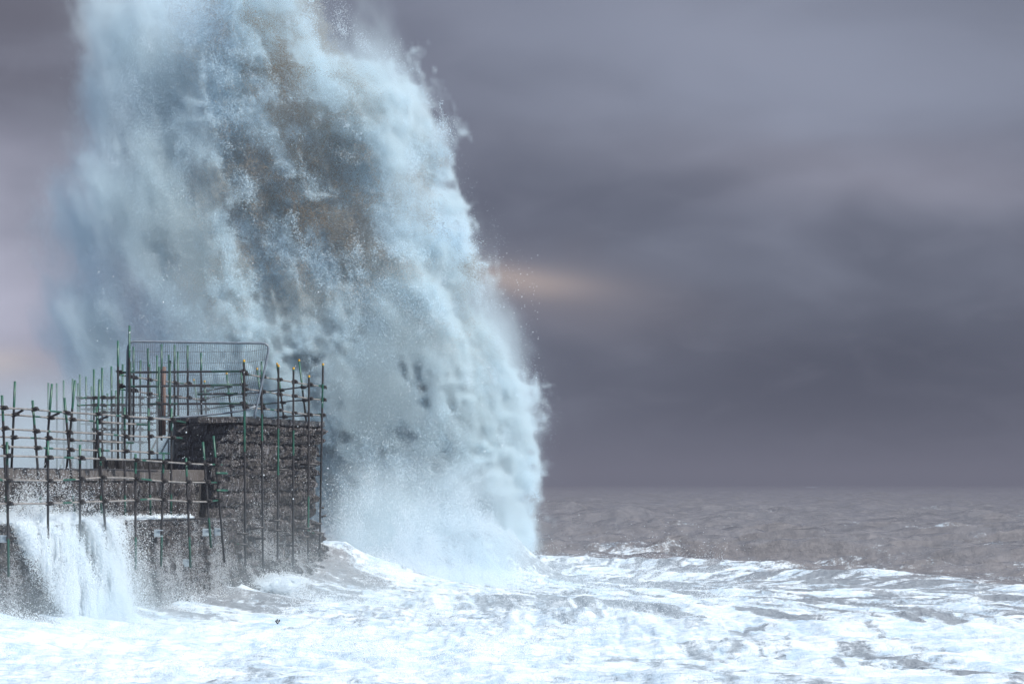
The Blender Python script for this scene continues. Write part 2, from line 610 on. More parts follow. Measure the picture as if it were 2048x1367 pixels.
def head_mesh():
    zs = np.linspace(-1.2, Z_HEAD - 0.1, 18)
    V, Fc = [], []
    o0 = pier.location
    for z in zs:
        t = max(0.0, min(1.0, (z - Z_LEDGE) / (Z_HEAD - Z_LEDGE)))
        yn = Y_NEAR - 0.45 * (1 - t) + (0.0 if z > Z_LEDGE else 0.15)
        off = head_off(z) - 0.06
        xl = -9.15
        pts = [(xl, yn + 1.55), (wall_x(yn, off), yn), (wall_x(Y_END, off), Y_END), (wall_x(Y_END, off) - 3.6, Y_END + 6.6),
               (xl - 1.4, Y_END + 5.0)]
        V += [(x - o0.x, y - o0.y, z - o0.z) for x, y in pts]
    n = 5
    for i in range(len(zs) - 1):
        for j in range(n):
            a, b = i * n + j, i * n + (j + 1) % n
            Fc.append((a, b, b + n, a + n))
    Fc.append(tuple(range((len(zs) - 1) * n, len(zs) * n)))
    return mesh_from('head_block', V, Fc)


head = link_mesh('head_block', head_mesh(), pier, [M_MORTAR])
inner = prism('inner_terrace', lambda Y: [(-4.4, Z_LEDGE), (-2.4, Z_LEDGE), (-2.4, 4.15), (-4.4, 4.15)], [67.6, 72, 78], pier, M_MORTAR)


# stones: a few shared shapes, each an irregular lump with a broken face
def stone_shape(seed):
    rg = random.Random(seed)
    N = 4
    V, Fc = [], []
    for i in range(N):
        for j in range(N):
            u, v = i / (N - 1) - 0.5, j / (N - 1) - 0.5
            edge = i in (0, N - 1) or j in (0, N - 1)
            jit = 0.10
            dpt = rg.uniform(0.0, 0.25) if edge else rg.uniform(0.55, 1.15)
            V.append((u * 0.96 + rg.uniform(-jit, jit) * 0.5, v * 0.96 + rg.uniform(-jit, jit) * 0.4, dpt))
    for i in range(N - 1):
        for j in range(N - 1):
            a = i * N + j
            q = (a, a + N, a + N + 1, a + 1)
            Fc += [(q[0], q[1], q[2]), (q[0], q[2], q[3])]
    ring = [i * N for i in range(N)] + [(N - 1) * N + j for j in range(1, N)] + [i * N + N - 1 for i in range(N - 2, -1, -1)] + [j for j in range(N - 2, 0, -1)]
    base = len(V)
    for r in ring:
        x, y, z = V[r]
        V.append((x * 0.98, y * 0.98, -1.0))
    m = len(ring)
    for a in range(m):
        b = (a + 1) % m
        Fc.append((ring[b], ring[a], base + a, base + b))
    return V, Fc


SHAPES = [stone_shape(s) for s in range(12)]
SHAPE_ME = []
for V, Fc in SHAPES:
    me = mesh_from('stone', V, Fc)
    me.materials.append(M_STONE)
    SHAPE_ME.append(me)


class StoneBank:
    """collects stones (matrix, size); the largest become single objects, the rest one part"""

    def __init__(self):
        self.items = []

    def add(self, origin, ux, uz, nrm, wdt, hgt, dep, parent, prio=0.0):
        self.items.append((wdt * hgt + prio, Vector(origin), Vector(ux), Vector(uz), Vector(nrm), wdt, hgt, dep, parent))

    def build(self, limit):
        self.items.sort(key=lambda t: -t[0])
        rest = {}
        for idx, (ar, o, ux, uz, nn, wd, hg, dp, par) in enumerate(self.items):
            s = random.randrange(len(SHAPES))
            M = Matrix(((ux.x * wd, uz.x * hg, nn.x * dp, o.x), (ux.y * wd, uz.y * hg, nn.y * dp, o.y),
                        (ux.z * wd, uz.z * hg, nn.z * dp, o.z), (0, 0, 0, 1)))
            if idx < limit:
                ob = bpy.data.objects.new('stone', SHAPE_ME[s])
                COL.objects.link(ob)
                ob.parent = par
                ob.matrix_parent_inverse = Matrix.Translation(-root_origin(par))
                ob.matrix_basis = M
            else:
                rest.setdefault(par.name, (par, []))[1].append((M, s))
        for par, lst in rest.values():
            V, Fc, tone = [], [], []
            o0 = root_origin(par)
            for M, s in lst:
                b = len(V)
                vs, fs = SHAPES[s]
                t = random.random()
                for v in vs:
                    p = M @ Vector(v)
                    V.append((p.x - o0.x, p.y - o0.y, p.z - o0.z))
                    tone.append(t)
                Fc += [tuple(b + i for i in f) for f in fs]
            me = mesh_from('small_stones', V, Fc)
            at = me.attributes.new('tone', 'FLOAT', 'POINT')
            at.data.foreach_set('value', tone)
            ob = link_mesh('small_stones', me, par, [M_STONE])
            tag(ob, kind='stuff')


bank = StoneBank()
SIDE = Vector((SL, 1, 0)).normalized()          # along the pier
OUT = Vector((1, -SL, 0)).normalized()          # seaward normal


def lay_face(offf, y0f, y1, z0, z1, parent, hmin, hmax, wmin, wmax, prio=0.0, dep=(0.05, 0.14)):
    z = z0
    while z < z1 - 0.05:
        hh = min(random.uniform(hmin, hmax), z1 - z)
        if z1 - z - hh < 0.08:
            hh = z1 - z
        y = y0f(z) if callable(y0f) else y0f
        while y < y1:
            ww = random.uniform(wmin, wmax)
            if y + ww > y1:
                ww = max(0.06, y1 - y)
            zc = z + hh / 2 + random.uniform(-0.03, 0.03)
            slope = (offf(zc + 0.1) - offf(zc - 0.1)) / 0.2
            uz = Vector((slope, 0, 1)).normalized()
            lean = random.uniform(-0.10, 0.10)
            uz = (uz + SIDE * random.uniform(-0.28, 0.28)).normalized()
            ux = (SIDE + Vector((0, 0, lean))).normalized()
            nn = OUT.copy()
            yc = y + ww / 2
            bank.add((wall_x(yc, offf(zc)), yc, zc), ux, uz, nn, ww * 0.94, hh * random.uniform(0.82, 1.06),
                     random.uniform(*dep), parent, prio)
            y += ww
        z += hh


def head_y0(z):
    t = max(0.0, min(1.0, (z - Z_LEDGE) / (Z_HEAD - Z_LEDGE)))
    return Y_NEAR - 0.45 * (1 - t)


lay_face(head_off, head_y0, Y_END, 0.2, Z_HEAD - 0.12, head, 0.20, 0.44, 0.08, 0.22, prio=0.02, dep=(0.02, 0.30))
lay_face(low_off, 49.0, 65.9, 0.2, Z_LEDGE - 0.02, lower, 0.18, 0.40, 0.07, 0.20, dep=(0.02, 0.22))
lay_face(lambda z: -0.93, 49.0, 65.9, Z_LEDGE, Z_DECK - 0.3, upper, 0.20, 0.40, 0.09, 0.24, dep=(0.03, 0.14))
# near (shaded) face of the head: flat courses of larger slabs
z = Z_LEDGE - 0.6
while z < Z_HEAD - 0.12:
    hh = min(random.uniform(0.16, 0.28), Z_HEAD - 0.12 - z + 0.01)
    yn = head_y0(z + hh / 2) - 0.02
    x = -9.15
    xr = wall_x(yn, head_off(z + hh / 2) - 0.05)
    while x < xr:
        ww = min(random.uniform(0.3, 0.7), max(0.1, xr - x))
        fr = (xr - x - ww / 2) / (xr + 9.15)
        uxn = Vector((xr + 9.15, -1.55, 0)).normalized()
        bank.add((x + ww / 2, yn + 1.55 * fr, z + hh / 2), uxn, (0, 0.16, 0.987), (uxn.y, -uxn.x, 0), ww * 1.12, hh * 1.0,
                 random.uniform(0.03, 0.09), head, 0.05)
        x += ww
    z += hh
bank.build(290)


# coping: rough slabs along the top of the head, concrete blocks along the deck edge, flags on the ledge
def slab(name, c, ux, uy, sx, sy, sz, parent, mat, rough=0.02, seed=0):
    rg = random.Random(seed)
    bm = bmesh.new()
    bmesh.ops.create_cube(bm, size=1.0)
    bmesh.ops.bevel(bm, geom=bm.edges[:], offset=0.06, segments=1, affect='EDGES')
    for v in bm.verts:
        v.co.x = v.co.x * sx + rg.uniform(-rough, rough)
        v.co.y = v.co.y * sy + rg.uniform(-rough, rough)
        v.co.z = v.co.z * sz + rg.uniform(-rough, rough)
    M = Matrix(((ux.x, uy.x, 0, c[0]), (ux.y, uy.y, 0, c[1]), (0, 0, 1, c[2]), (0, 0, 0, 1)))
    M = Matrix.Translation(-root_origin(parent)) @ M
    bmesh.ops.transform(bm, matrix=M, verts=bm.verts[:])
    me = bpy.data.meshes.new(name)
    bm.to_mesh(me)
    bm.free()
    return link_mesh(name, me, parent, [mat])


y = Y_NEAR - 0.05
i = 0
while y < Y_END:
    ww = random.uniform(0.5, 0.9)
    if y + ww > Y_END - 0.3:
        ww = Y_END + 0.02 - y
    slab('coping_stone', (wall_x(y + ww / 2, -0.52), y + ww / 2, Z_HEAD - 0.03 + random.uniform(-0.02, 0.03)), SIDE, -OUT,
         ww * 1.03, 1.15, 0.16, head, M_STONE, 0.03, 200 + i)
    y += ww
    i += 1
x = -9.15
while x < wall_x(Y_NEAR, -1.1):
    ww = 0.62
    slab('coping_stone', (x + ww / 2, Y_NEAR + 0.45 + 0.78 * (-7.3 - x - ww / 2), Z_HEAD - 0.02 + random.uniform(-0.02, 0.02)), Vector((0.79, -0.61, 0)), Vector((0.61, 0.79, 0)),
         ww * 1.25, 0.7, 0.15, head, M_STONE, 0.02, 300 + i)
    x += ww
    i += 1
y = 49.0
while y < 65.6:
    ww = 1.5
    slab('coping_block', (wall_x(y + ww / 2, -1.25), y + ww / 2, Z_DECK - 0.15), SIDE, -OUT, ww * 1.035, 0.72, 0.30, upper, M_COPE, 0.008, 400 + i)
    y += ww
    i += 1
y = 49.0
while y < 65.4:
    ww = 1.15
    slab('ledge_flag', (wall_x(y + ww / 2, -0.45), y + ww / 2, Z_LEDGE - 0.02), SIDE, -OUT, ww * 1.03, 1.0, 0.12, lower, M_STONE, 0.012, 500 + i)
    y += ww
    i += 1
deck = prism('deck', lambda Y: [(-9, Z_DECK - 0.29), (-1.55, Z_DECK - 0.29), (-1.55, Z_DECK - 0.04), (-9, Z_DECK - 0.04)], [46, 67.4], pier, M_COPE)


# ------------------------------------------------------------------ scaffolding
TUBE_R = 0.029


def tube_mesh(name, P, r, segs, o0, sides=8, sub=6, cap=True):
    """tube through points P; segs = [(t_end, material index)...] along its length"""
    P = [Vector(p) for p in P]
    L = [0.0]
    for a, b in zip(P, P[1:]):
        L.append(L[-1] + (b - a).length)
    T = L[-1]
    cuts = sorted(set([0.0, 1.0] + [min(1, l / T) for l in L] + [s[0] for s in segs]))

    def at(t):
        d = t * T
        for i in range(len(P) - 1):
            if d <= L[i + 1] + 1e-9:
                return P[i].lerp(P[i + 1], (d - L[i]) / max(1e-9, L[i + 1] - L[i])), (P[i + 1] - P[i]).normalized()
        return P[-1], (P[-1] - P[-2]).normalized()
    V, Fc, mi = [], [], []
    prev = None
    for ci, t in enumerate(cuts):
        p, d = at(t)
        if 0 < t < 1:
            d = (at(min(1, t + 1e-3))[1] + at(max(0, t - 1e-3))[1]).normalized()
        ref = Vector((0, 0, 1)) if abs(d.z) < 0.8 else Vector((1, 0, 0))
        a = d.cross(ref).normalized()
        b = a.cross(d).normalized()
        for s in range(sides):
            an = 6.28318 * s / sides
            q = p + (a * math.cos(an) + b * math.sin(an)) * r - o0
            V.append(q)
        if ci:
            tm = (cuts[ci - 1] + t) / 2
            m = segs[-1][1]
            for te, mm in segs:
                if tm <= te:
                    m = mm
                    break
            for s in range(sides):
                x0 = (ci - 1) * sides
                x1 = ci * sides
                Fc.append((x0 + s, x0 + (s + 1) % sides, x1 + (s + 1) % sides, x1 + s))
                mi.append(m)
    if cap:
        Fc.append(tuple(range(sides - 1, -1, -1)))
        mi.append(segs[0][1])
        nb = (len(cuts) - 1) * sides
        Fc.append(tuple(range(nb, nb + sides)))
        mi.append(segs[-1][1])
    me = mesh_from(name, V, Fc, True)
    for mm in (M_GREEN, M_STEEL, M_GALV):
        me.materials.append(mm)
    me.polygons.foreach_set('material_index', mi)
    return me


def coupler_mesh():
    bm = bmesh.new()

    def cyl(r, h, M):
        bmesh.ops.create_cone(bm, cap_ends=True, segments=8, radius1=r, radius2=r, depth=h, matrix=M)
    cyl(0.043, 0.075, Matrix.Identity(4))
    cyl(0.043, 0.075, Matrix.Translation((0, -0.055, 0)) @ Matrix.Rotation(math.pi / 2, 4, 'Y'))
    for sx, sz in ((-1, 1), (1, -1)):
        M = Matrix.Translation((sx * 0.055, -0.02, sz * 0.018))
        bmesh.ops.create_cube(bm, size=1.0, matrix=M @ Matrix.Diagonal((0.05, 0.03, 0.028, 1)))
        cyl(0.011, 0.10, Matrix.Translation((sx * 0.066, -0.03, sz * 0.02)) @ Matrix.Rotation(math.pi / 2, 4, 'X'))
        cyl(0.018, 0.02, Matrix.Translation((sx * 0.066, -0.075, sz * 0.02)) @ Matrix.Rotation(math.pi / 2, 4, 'X'))
    me = bpy.data.meshes.new('coupler')
    bm.to_mesh(me)
    bm.free()
    me.materials.append(M_CLAMP)
    return me


COUP = coupler_mesh()


def cap_mesh():
    bm = bmesh.new()
    bmesh.ops.create_cone(bm, cap_ends=True, segments=10, radius1=0.031, radius2=0.029, depth=0.055)
    bmesh.ops.create_cone(bm, cap_ends=True, segments=10, radius1=0.034, radius2=0.034, depth=0.012, matrix=Matrix.Translation((0, 0, -0.022)))
    me = bpy.data.meshes.new('end_cap')
    bm.to_mesh(me)
    bm.free()
    me.materials.append(M_YELLOW)
    return me


CAP = cap_mesh()


class Scaffold:
    def __init__(self, label, loc, name='scaffold'):
        self.root = thing(name, label, 'scaffold', loc, 'scaffolds on the pier')
        self.o0 = Vector(loc)
        self.posts = []

    def pole(self, a, b, segs, name='upright', r=TUBE_R, cap=False):
        me = tube_mesh(name, [a, b] if not isinstance(a, list) else a, r, segs, self.o0)
        o = link_mesh(name, me, self.root)
        if cap:
            c = bpy.data.objects.new('end_cap', CAP)
            COL.objects.link(c)
            c.parent = self.root
            c.location = Vector(a) - self.o0 + Vector((0, 0, 0.0))
        return o

    def post(self, top, bot, green=0.3, green2=None, cap=False):
        """dark tube, green paint at the top end and sometimes further down"""
        segs = [(green, 0), (1.0, 1)]
        if green2:
            segs = [(green, 0), (green2[0], 1), (green2[1], 0), (1.0, 1)]
        self.posts.append((Vector(top), Vector(bot)))
        return self.pole(top, bot, segs, 'upright', cap=cap)

    def rail(self, P, mat=2, ends=True):
        n = random.uniform(0.03, 0.08)
        segs = [(n, 0), (0.30, mat), (0.30 + random.uniform(0.01, 0.06), 0), (0.62, mat), (0.62 + random.uniform(0.01, 0.05), 0), (1 - n, mat), (1.0, 0)] if ends else [(1.0, mat)]
        P = [Vector(p) for p in P]
        me = tube_mesh('rail', P, 0.022, segs, self.o0)
        return link_mesh('rail', me, self.root)

    def clamp(self, p, rot=None, s=1.0):
        c = bpy.data.objects.new('coupler', COUP)
        COL.objects.link(c)
        c.parent = self.root
        c.location = Vector(p) - self.o0
        yaw = rot if rot is not None else math.atan2(-SL, 1) + math.pi / 2
        c.rotation_euler = (random.uniform(-0.3, 0.3), random.uniform(-0.15, 0.15), yaw + random.choice((0, math.pi)) * 0)
        c.scale = (s * 1.2, s * 1.2, s * 1.2)
        return c

    def clamp_all(self, rails_px, plane, posts_px, jitter=0.0, skip=0.0):
        for rp in rails_px:
            xs = [q[0] for q in rp]
            for (tx, ty, bx, by) in posts_px:
                # where post crosses rail in elevation
                for _ in range(1):
                    px = (tx + bx) / 2
                    for it in range(4):
                        py = float(np.interp(px, xs, [q[1] for q in rp]))
                        f = (py - ty) / (by - ty)
                        px = tx + (bx - tx) * f
                    if xs[0] - 3 <= px <= xs[-1] + 3 and -0.02 < f < 1.0 and random.random() >= skip:
                        self.clamp(plane(px, py))


def z1(pairs):          # first close-up of the photograph -> photograph pixels
    return [(a / 2.926, 640 + b / 2.926) for a, b in pairs]


# --- A: row fixed to the lower wall
offA = 0.42
pA = lambda px, py: on_pier(px, py, offA)
A = Scaffold('nearest scaffold run bolted to the lower wall, three cream rails above the water cascade', (wall_x(59, 0.4), 59, 0.9))
postsA = [(14, 883, 17, 1153), (96, 881, 96, 1110), (160, 889, 160, 1110), (199, 895, 214, 1105), (271, 907, 271, 1139),
          (327, 907, 322, 1132), (372, 915, 381, 1135), (406, 883, 422, 1095), (427, 871, 449, 1124)]
for i, (tx, ty, bx, by) in enumerate(postsA):
    Yt = pier_Y((tx + bx) / 2, offA)
    A.post(pt(tx, ty, Yt), pt(bx, by, Yt - 0.1), 0.17, (0.72, 1.0) if i in (0, 4, 5, 6, 7) else None)
railsA = [z1([(-120, 790), (280, 800), (465, 806), (600, 812), (792, 817), (955, 828), (1085, 838), (1195, 843), (1300, 846)]),
          z1([(-120, 930), (280, 940), (465, 930), (590, 920), (730, 922), (792, 925), (950, 942), (1090, 948), (1205, 948), (1290, 950)]),
          z1([(-120, 1076), (280, 1072), (465, 1065), (620, 1060), (790, 1053), (880, 1045), (950, 1050), (1095, 1060), (1215, 1062), (1285, 1052)])]
pAr = lambda px, py: on_pier(px, py, offA + 0.06)
for rp in railsA:
    A.rail([pAr(*q) for q in rp])
A.clamp_all(railsA, pAr, postsA)
for (x0, y0, x1, y1) in ((432, 945.5, 454, 946), (434, 980, 455, 980.5)):
    A.pole(pA(x0, y0), pt(x1, y1, pier_Y(x0, offA) + 0.4), [(1.0, 0)], 'stub_tube')


def plate(S_, px, py, post_px, wpx=12, hpx=15):
    Yq = pier_Y(post_px, offA) - 0.05
    c = pt(px, py, Yq)
    wd, hg = wpx * Yq / F, hpx * Yq / F
    bm = bmesh.new()
    bmesh.ops.create_cube(bm, size=1.0, matrix=Matrix.Diagonal((wd, 0.02, hg, 1)))
    bmesh.ops.bevel(bm, geom=bm.edges[:], offset=0.006, segments=1, affect='EDGES')
    for dz_ in (-0.38, 0.38):
        bmesh.ops.create_cube(bm, size=1.0, matrix=Matrix.Translation((wd * 0.62, 0.0, hg * dz_)) @ Matrix.Diagonal((wd * 0.75, 0.075, 0.022, 1)))
    bmesh.ops.translate(bm, vec=c - S_.o0, verts=bm.verts[:])
    me = bpy.data.meshes.new('base_plate')
    bm.to_mesh(me)
    bm.free()
    link_mesh('base_plate', me, S_.root, [M_PLATE])


for a in ((6, 1077, 16), (314, 1065.5, 323), (411, 1064, 419), (434, 1063, 442), (371.5, 1125, 381)):
    plate(A, *a)

# --- B: row standing on the ledge, its back row on the deck edge
offB, offB2 = -0.55, -1.7
B = Scaffold('middle scaffold run standing on the wet ledge with two rows of leaning uprights', (wall_x(59, -0.5), 59, Z_LEDGE))
postsB = [(4, 790, 15, 1048), (65, 800, 84, 1040), (129, 795, 151, 1038), (193, 813, 204, 1037), (249, 814, 250, 1036), (297, 816, 301, 1034), (343, 816, 342, 1032)]
for i, (tx, ty, bx, by) in enumerate(postsB):
    Yt = pier_Y((tx + bx) / 2, offB)
    zb = pt(bx, by, Yt)
    zb.z = Z_LEDGE + 0.03
    B.post(pt(tx, ty, Yt), zb, 0.2, (0.78, 1.0))
railsB = [z1([(-120, 503), (185, 522), (370, 538), (560, 550), (730, 562), (870, 572), (1000, 583), (1085, 598)]),
          z1([(-120, 628), (200, 645), (390, 655), (570, 663), (730, 676), (870, 682), (1000, 685), (1065, 690)]),
          z1([(-120, 734), (205, 745), (400, 755), (575, 762), (735, 765), (870, 775), (990, 780)])]
pBr = lambda px, py: on_pier(px, py, offB + 0.06)
for rp in railsB:
    B.rail([pBr(*q) for q in rp])
B.clamp_all(railsB, pBr, postsB)
postsB2 = [(30, 762, 23, 937), (104, 767, 90, 938), (150, 760, 133, 938), (199, 758, 190, 940)]
for (tx, ty, bx, by) in postsB2:
    Yt = pier_Y((tx + bx) / 2, offB2)
    p = pt(bx, by, Yt)
    p.z = Z_DECK - 0.03
    B.post(pt(tx, ty, Yt), p, 0.32, None)
railsB2 = [z1([(-120, 545), (95, 555), (300, 570), (430, 580), (600, 595), (730, 605), (860, 612)]),
           z1([(-120, 676), (90, 685), (290, 692), (500, 705), (780, 718)])]
pB2r = lambda px, py: on_pier(px, py, offB2 + 0.06)
for rp in railsB2:
    B.rail([pB2r(*q) for q in rp])
B.clamp_all(railsB2, pB2r, postsB2)
for px in (45, 118, 215):      # transoms tying the two rows together
    a, b = pBr(px, float(np.interp(px, [0, 370], [815, 842])) + 2), None
    Yb = pier_Y(px + 2, offB2)
    b = pt(px - 20, 829 + px * 0.05, Yb)
    B.pole(a, b, [(1.0, 1)], 'transom')

# --- C: tall uprights in front of the lit face of the head, D: row round its far end
offC = 0.30
C = Scaffold('scaffold of tall yellow-capped uprights against the lit side of the pier head', (wall_x(69, 0.3), 69, 0.6))
postsC = [(488, 721, 491, 1175), (523, 722, 526, 1163), (557, 731, 555, 1151), (587, 736, 586, 1150), (618, 752, 616, 1139), (646, 728, 639, 1124)]
for i, (tx, ty, bx, by) in enumerate(postsC):
    Yt = pier_Y((tx + bx) / 2, offC)
    C.post(pt(tx, ty, Yt), pt(bx, by, Yt), 0.012 if i != 1 else 0.08, [(0.22, 0.40), (0.24, 0.36), (0.30, 0.52), (0.30, 0.42), (0.62, 0.80), (0.10, 0.22)][i], cap=(i != 1))
railsC = [z1([(1425, 313), (1530, 332), (1630, 348), (1715, 362), (1808, 378), (1893, 389)]),
          z1([(1425, 400), (1530, 415), (1630, 432), (1715, 442), (1808, 460), (1893, 466)]),
          z1([(1430, 509), (1530, 518), (1630, 528), (1715, 542), (1808, 552), (1893, 559)])]
pCr = lambda px, py: on_pier(px, py, offC - 0.06)
for rp in railsC:
    C.rail([pCr(*q) for q in rp])
C.clamp_all(railsC, pCr, postsC)
stubs = [(537, 578, 939, 939), (600, 635, 928, 928), (634, 641, 911, 911), (641, 648, 1015, 1014), (641, 653, 1033, 1030), (622, 644, 1047, 1047), (624, 644, 1065.5, 1065.5),
         (596, 619, 1056, 1056), (538, 560, 1040.5, 1040.5), (538, 562, 1060, 1060), (501, 529, 1057, 1054), (470, 495, 1066.5, 1066.5),
         (472, 495, 1088, 1088), (509, 531, 1077, 1075), (571, 593, 1070, 1069), (572, 594, 1090, 1090), (596, 620, 1074, 1073)]
for (x0, x1, y0, y1) in stubs:
    Ys = pier_Y((x0 + x1) / 2 + 8, offC) - 0.08
    C.pole(pt(x0, y0, Ys), pt(x1, y1, Ys), [(0.25, 0), (1.0, 1)] if random.random() < .3 else [(1.0, 1)], 'stub_tube')


def YD(px):
    return 30.48 / (kx(px) + 0.496)


D = Scaffold('scaffold of outward-leaning uprights around the far end of the pier head', (-7.0, 76, Z_HEAD - 0.5))
postsD = [(598, 720, 613, 846), (554, 727, 569, 846), (514, 737, 528, 846), (482, 742, 492, 846), (453, 746, 465, 846), (388, 759, 399, 846), (409, 762, 413, 846)]
for i, (tx, ty, bx, by) in enumerate(postsD):
    Yt = YD((tx + bx) / 2) - (0.0 if i < 5 else 0.6)
    D.post(pt(tx, ty, Yt), pt(bx, by, Yt), 0.5, None, cap=True)
z4 = lambda pr: [(380 + a / 6.827, 640 + b / 6.827) for a, b in pr]
railsD = [z4([(-120, 1020), (210, 965), (350, 940), (560, 903)]),
          z4([(-200, 1120), (500, 1025), (950, 985), (1180, 960), (1520, 912), (1810, 889)]),
          z4([(-120, 1270), (350, 1192), (540, 1168), (950, 1150), (1250, 1120), (1370, 1104), (1810, 1070)]),
          z4([(900, 1348), (1250, 1320), (1560, 1300), (1810, 1278)])]
pDr = lambda px, py: pt(px, py, YD(px) - 0.06)
for rp in railsD:
    D.rail([pDr(*q) for q in rp], 1)
D.clamp_all(railsD, pDr, postsD)

# --- F: inner side of the head with the long cross rails, carries the fence panel
offF = -3.0
pF = lambda px, py: on_pier(px, py, offF)
Fs = Scaffold('scaffold with long dark cross rails and green-topped uprights behind the pier head', (wall_x(68, -3), 68, 4.25))
postsF = [(236, 681, 236, 940), (259, 651, 258, 880), (267, 693, 267, 880), (296, 696, 297, 880), (323, 688, 323, 880), (349, 689, 349, 872), (375, 690, 376, 868), (402, 705, 403, 866)]
for i, (tx, ty, bx, by) in enumerate(postsF):
    Yt = pier_Y(tx, offF) - (0.5 if i in (0, 1) else 0)
    Fs.post(pt(tx, ty, Yt), pt(bx, by, Yt), [0.2, 0.28, 0.26, 0.2, 0.26, 0.26, 0.26, 0.24][i], None)
railsF = [z1([(700, 320), (770, 331), (870, 345), (960, 357), (1150, 380), (1250, 392)]),
          z1([(705, 404), (770, 412), (870, 430), (960, 440), (1190, 466)])]
pFr = lambda px, py: on_pier(px, py, offF + 0.06)
for rp in railsF:
    Fs.rail([pFr(*q) for q in rp])
Fs.clamp_all(railsF, pFr, postsF)
YE = 66.75
for i, (x0, y0, x1, y1) in enumerate(((241, 744.5, 494, 742), (241, 773, 492, 769), (297, 807.5, 495, 806.5), (323, 833, 360, 833), (395, 788, 476, 786.5))):
    Fs.pole(pt(x0, y0, YE + 0.02 * i), pt(x1, y1, YE + 0.02 * i), [(0.12, 0), (0.25, 1), (0.3, 0), (0.72, 1), (1.0, 0)], 'cross_rail')
for px, py in ((488, 742), (488, 769), (488, 806), (241, 744), (243, 772), (320, 807)):
    Fs.clamp(pt(px, py, YE - 0.03), 0.0, 1.1)
for (x0, y0, x1, y1) in ((318, 733, 319, 872), (239, 759, 236, 850), (340, 720, 340, 866)):
    Fs.post(pt(x0, y0, YE - 0.1), pt(x1, y1, YE - 0.1), 0.6, None)
Fs.pole(pt(328, 733, YE + .8), pt(328, 870, YE + .8), [(1, 1)], 'timber_post', 0.05).data.materials[1] = M_TIMBER

# --- G: two far runs in the drifting spray
def far_run(label, off, posts, rails, braces):
    G = Scaffold(label, (wall_x(74, off), 74, Z_DECK))
    P = lambda px, py: on_pier(px, py, off)
    for (px, ty) in posts:
        Yt = pier_Y(px, off)
        top = pt(px + random.uniform(-1.5, 1.5), ty, Yt)
        bot = pt(px, ty + 200, Yt)
        bot.z = Z_DECK - 0.1
        G.post(top, bot, random.uniform(0.15, 0.5), None)
    for (x0, y0, x1, y1) in rails:
        G.rail([P(x0, y0), P(x1, y1)], 1)
        for (px, ty) in posts:
            if x0 <= px <= x1 and random.random() < 0.75:
                G.clamp(P(px, y0 + (y1 - y0) * (px - x0) / (x1 - x0)), s=0.95)
    for (x0, y0, x1, y1) in braces:
        G.pole(P(x0, y0), P(x1, y1), [(0.2, 0), (1, 1)], 'brace')
    return G


far_run('farther misty scaffold run left of the pier head with the tallest thin uprights', -5.5,
        [(188, 738), (205, 735), (224, 732), (244, 728), (262, 724), (280, 720), (298, 728), (315, 710), (337, 709), (357, 702)],
        [(160, 795.5, 360, 793), (155, 810, 345, 808), (200, 824, 345, 826), (190, 845, 360, 846), (185, 858, 350, 860), (150, 880, 300, 884)],
        [(300, 905, 322, 862), (322, 905, 345, 862), (250, 900, 275, 850)])
far_run('farthest faint scaffold run at the pier shoulder with short grey-green uprights', -9.0,
        [(97, 765), (114, 766), (128, 760), (145, 757), (155, 766), (159, 749), (173, 753), (182, 772), (214, 786), (231, 780)],
        [(155, 795, 240, 795.5), (157, 818, 240, 818), (92, 885, 250, 886), (140, 864, 235, 866), (160, 847, 240, 848), (105, 912, 240, 914)],
        [(168, 912, 186, 870), (186, 912, 204, 870), (120, 935, 135, 895)])


# ------------------------------------------------------------------ temporary fence panel, buckled by the wind
def fence():
    root = thing('fence_panel', 'buckled wire mesh fence panel with rounded grey frame above the pier head', 'fence', (-8.7, 66.3, Z_HEAD))
    o0 = root.location
    Yf = 66.2

    def fp(px, py):
        return pt(px, py, Yf + 0.25 * math.sin((px - 255) / 255.0 * 2.2))
    top = [(252, 836), (253, 800), (254, 760), (255, 705), (256.5, 691), (260, 685), (266, 682.5), (300, 682.8), (370, 684), (450, 685.5), (522, 686),
           (530, 687), (535, 690.5), (537, 696), (536, 705), (530, 735), (522, 775), (516, 800), (511, 823), (508.5, 834)]
    bot = [(253, 836), (330, 836), (400, 831), (450, 826), (490, 820), (512, 812)]

    def tub(name, pts, r, mat):
        me = tube_mesh(name, [fp(*p) for p in pts], r, [(1, 0)], o0, 8)
        me.materials.clear()
        link_mesh(name, me, root, [mat])
    tub('frame', top, 0.030, M_FENCE)
    tub('bottom_rail', bot, 0.025, M_FENCE)
    V, Fc = [], []

    def add(pts, r):
        me = tube_mesh('w', [fp(*p) for p in pts], r, [(1, 0)], o0, 4, cap=False)
        b = len(V)
        V.extend([tuple(v.co) for v in me.vertices])
        Fc.extend([tuple(b + i for i in p.vertices) for p in me.polygons])
        bpy.data.meshes.remove(me)

    def right(py):
        return float(np.interp(py, [690, 705, 735, 775, 800, 823], [536, 536, 530, 522, 516, 511]))

    def botm(px):
        return float(np.interp(px, [253, 330, 400, 450, 490, 512], [836, 836, 831, 826, 820, 812]))
    n = 66
    for i in range(1, n):
        s = i / n
        pts = []
        for py in (684, 720, 755, 790, 836):
            l = 254.5 - (py - 700) * 0.02
            r = right(py)
            px = l + (r - l) * s
            pts.append((px, min(py, botm(px))))
        add(pts, 0.0038)
    for py, sag in ((702, 1.5), (723, 3), (745, 5), (767, 7), (790, 8), (812, 6)):
        r = right(py)
        pts = []
        for j in range(9):
            px = 254 + (r - 254) * j / 8
            pts.append((px, py + sag * math.sin(j / 8 * 3.14) - (5 if j == 8 else 0)))
        add(pts, 0.0045)
    me = mesh_from('wire_mesh', V, Fc)
    o = link_mesh('wire_mesh', me, root, [M_WIRE])
    tag(o, kind='stuff')


fence()


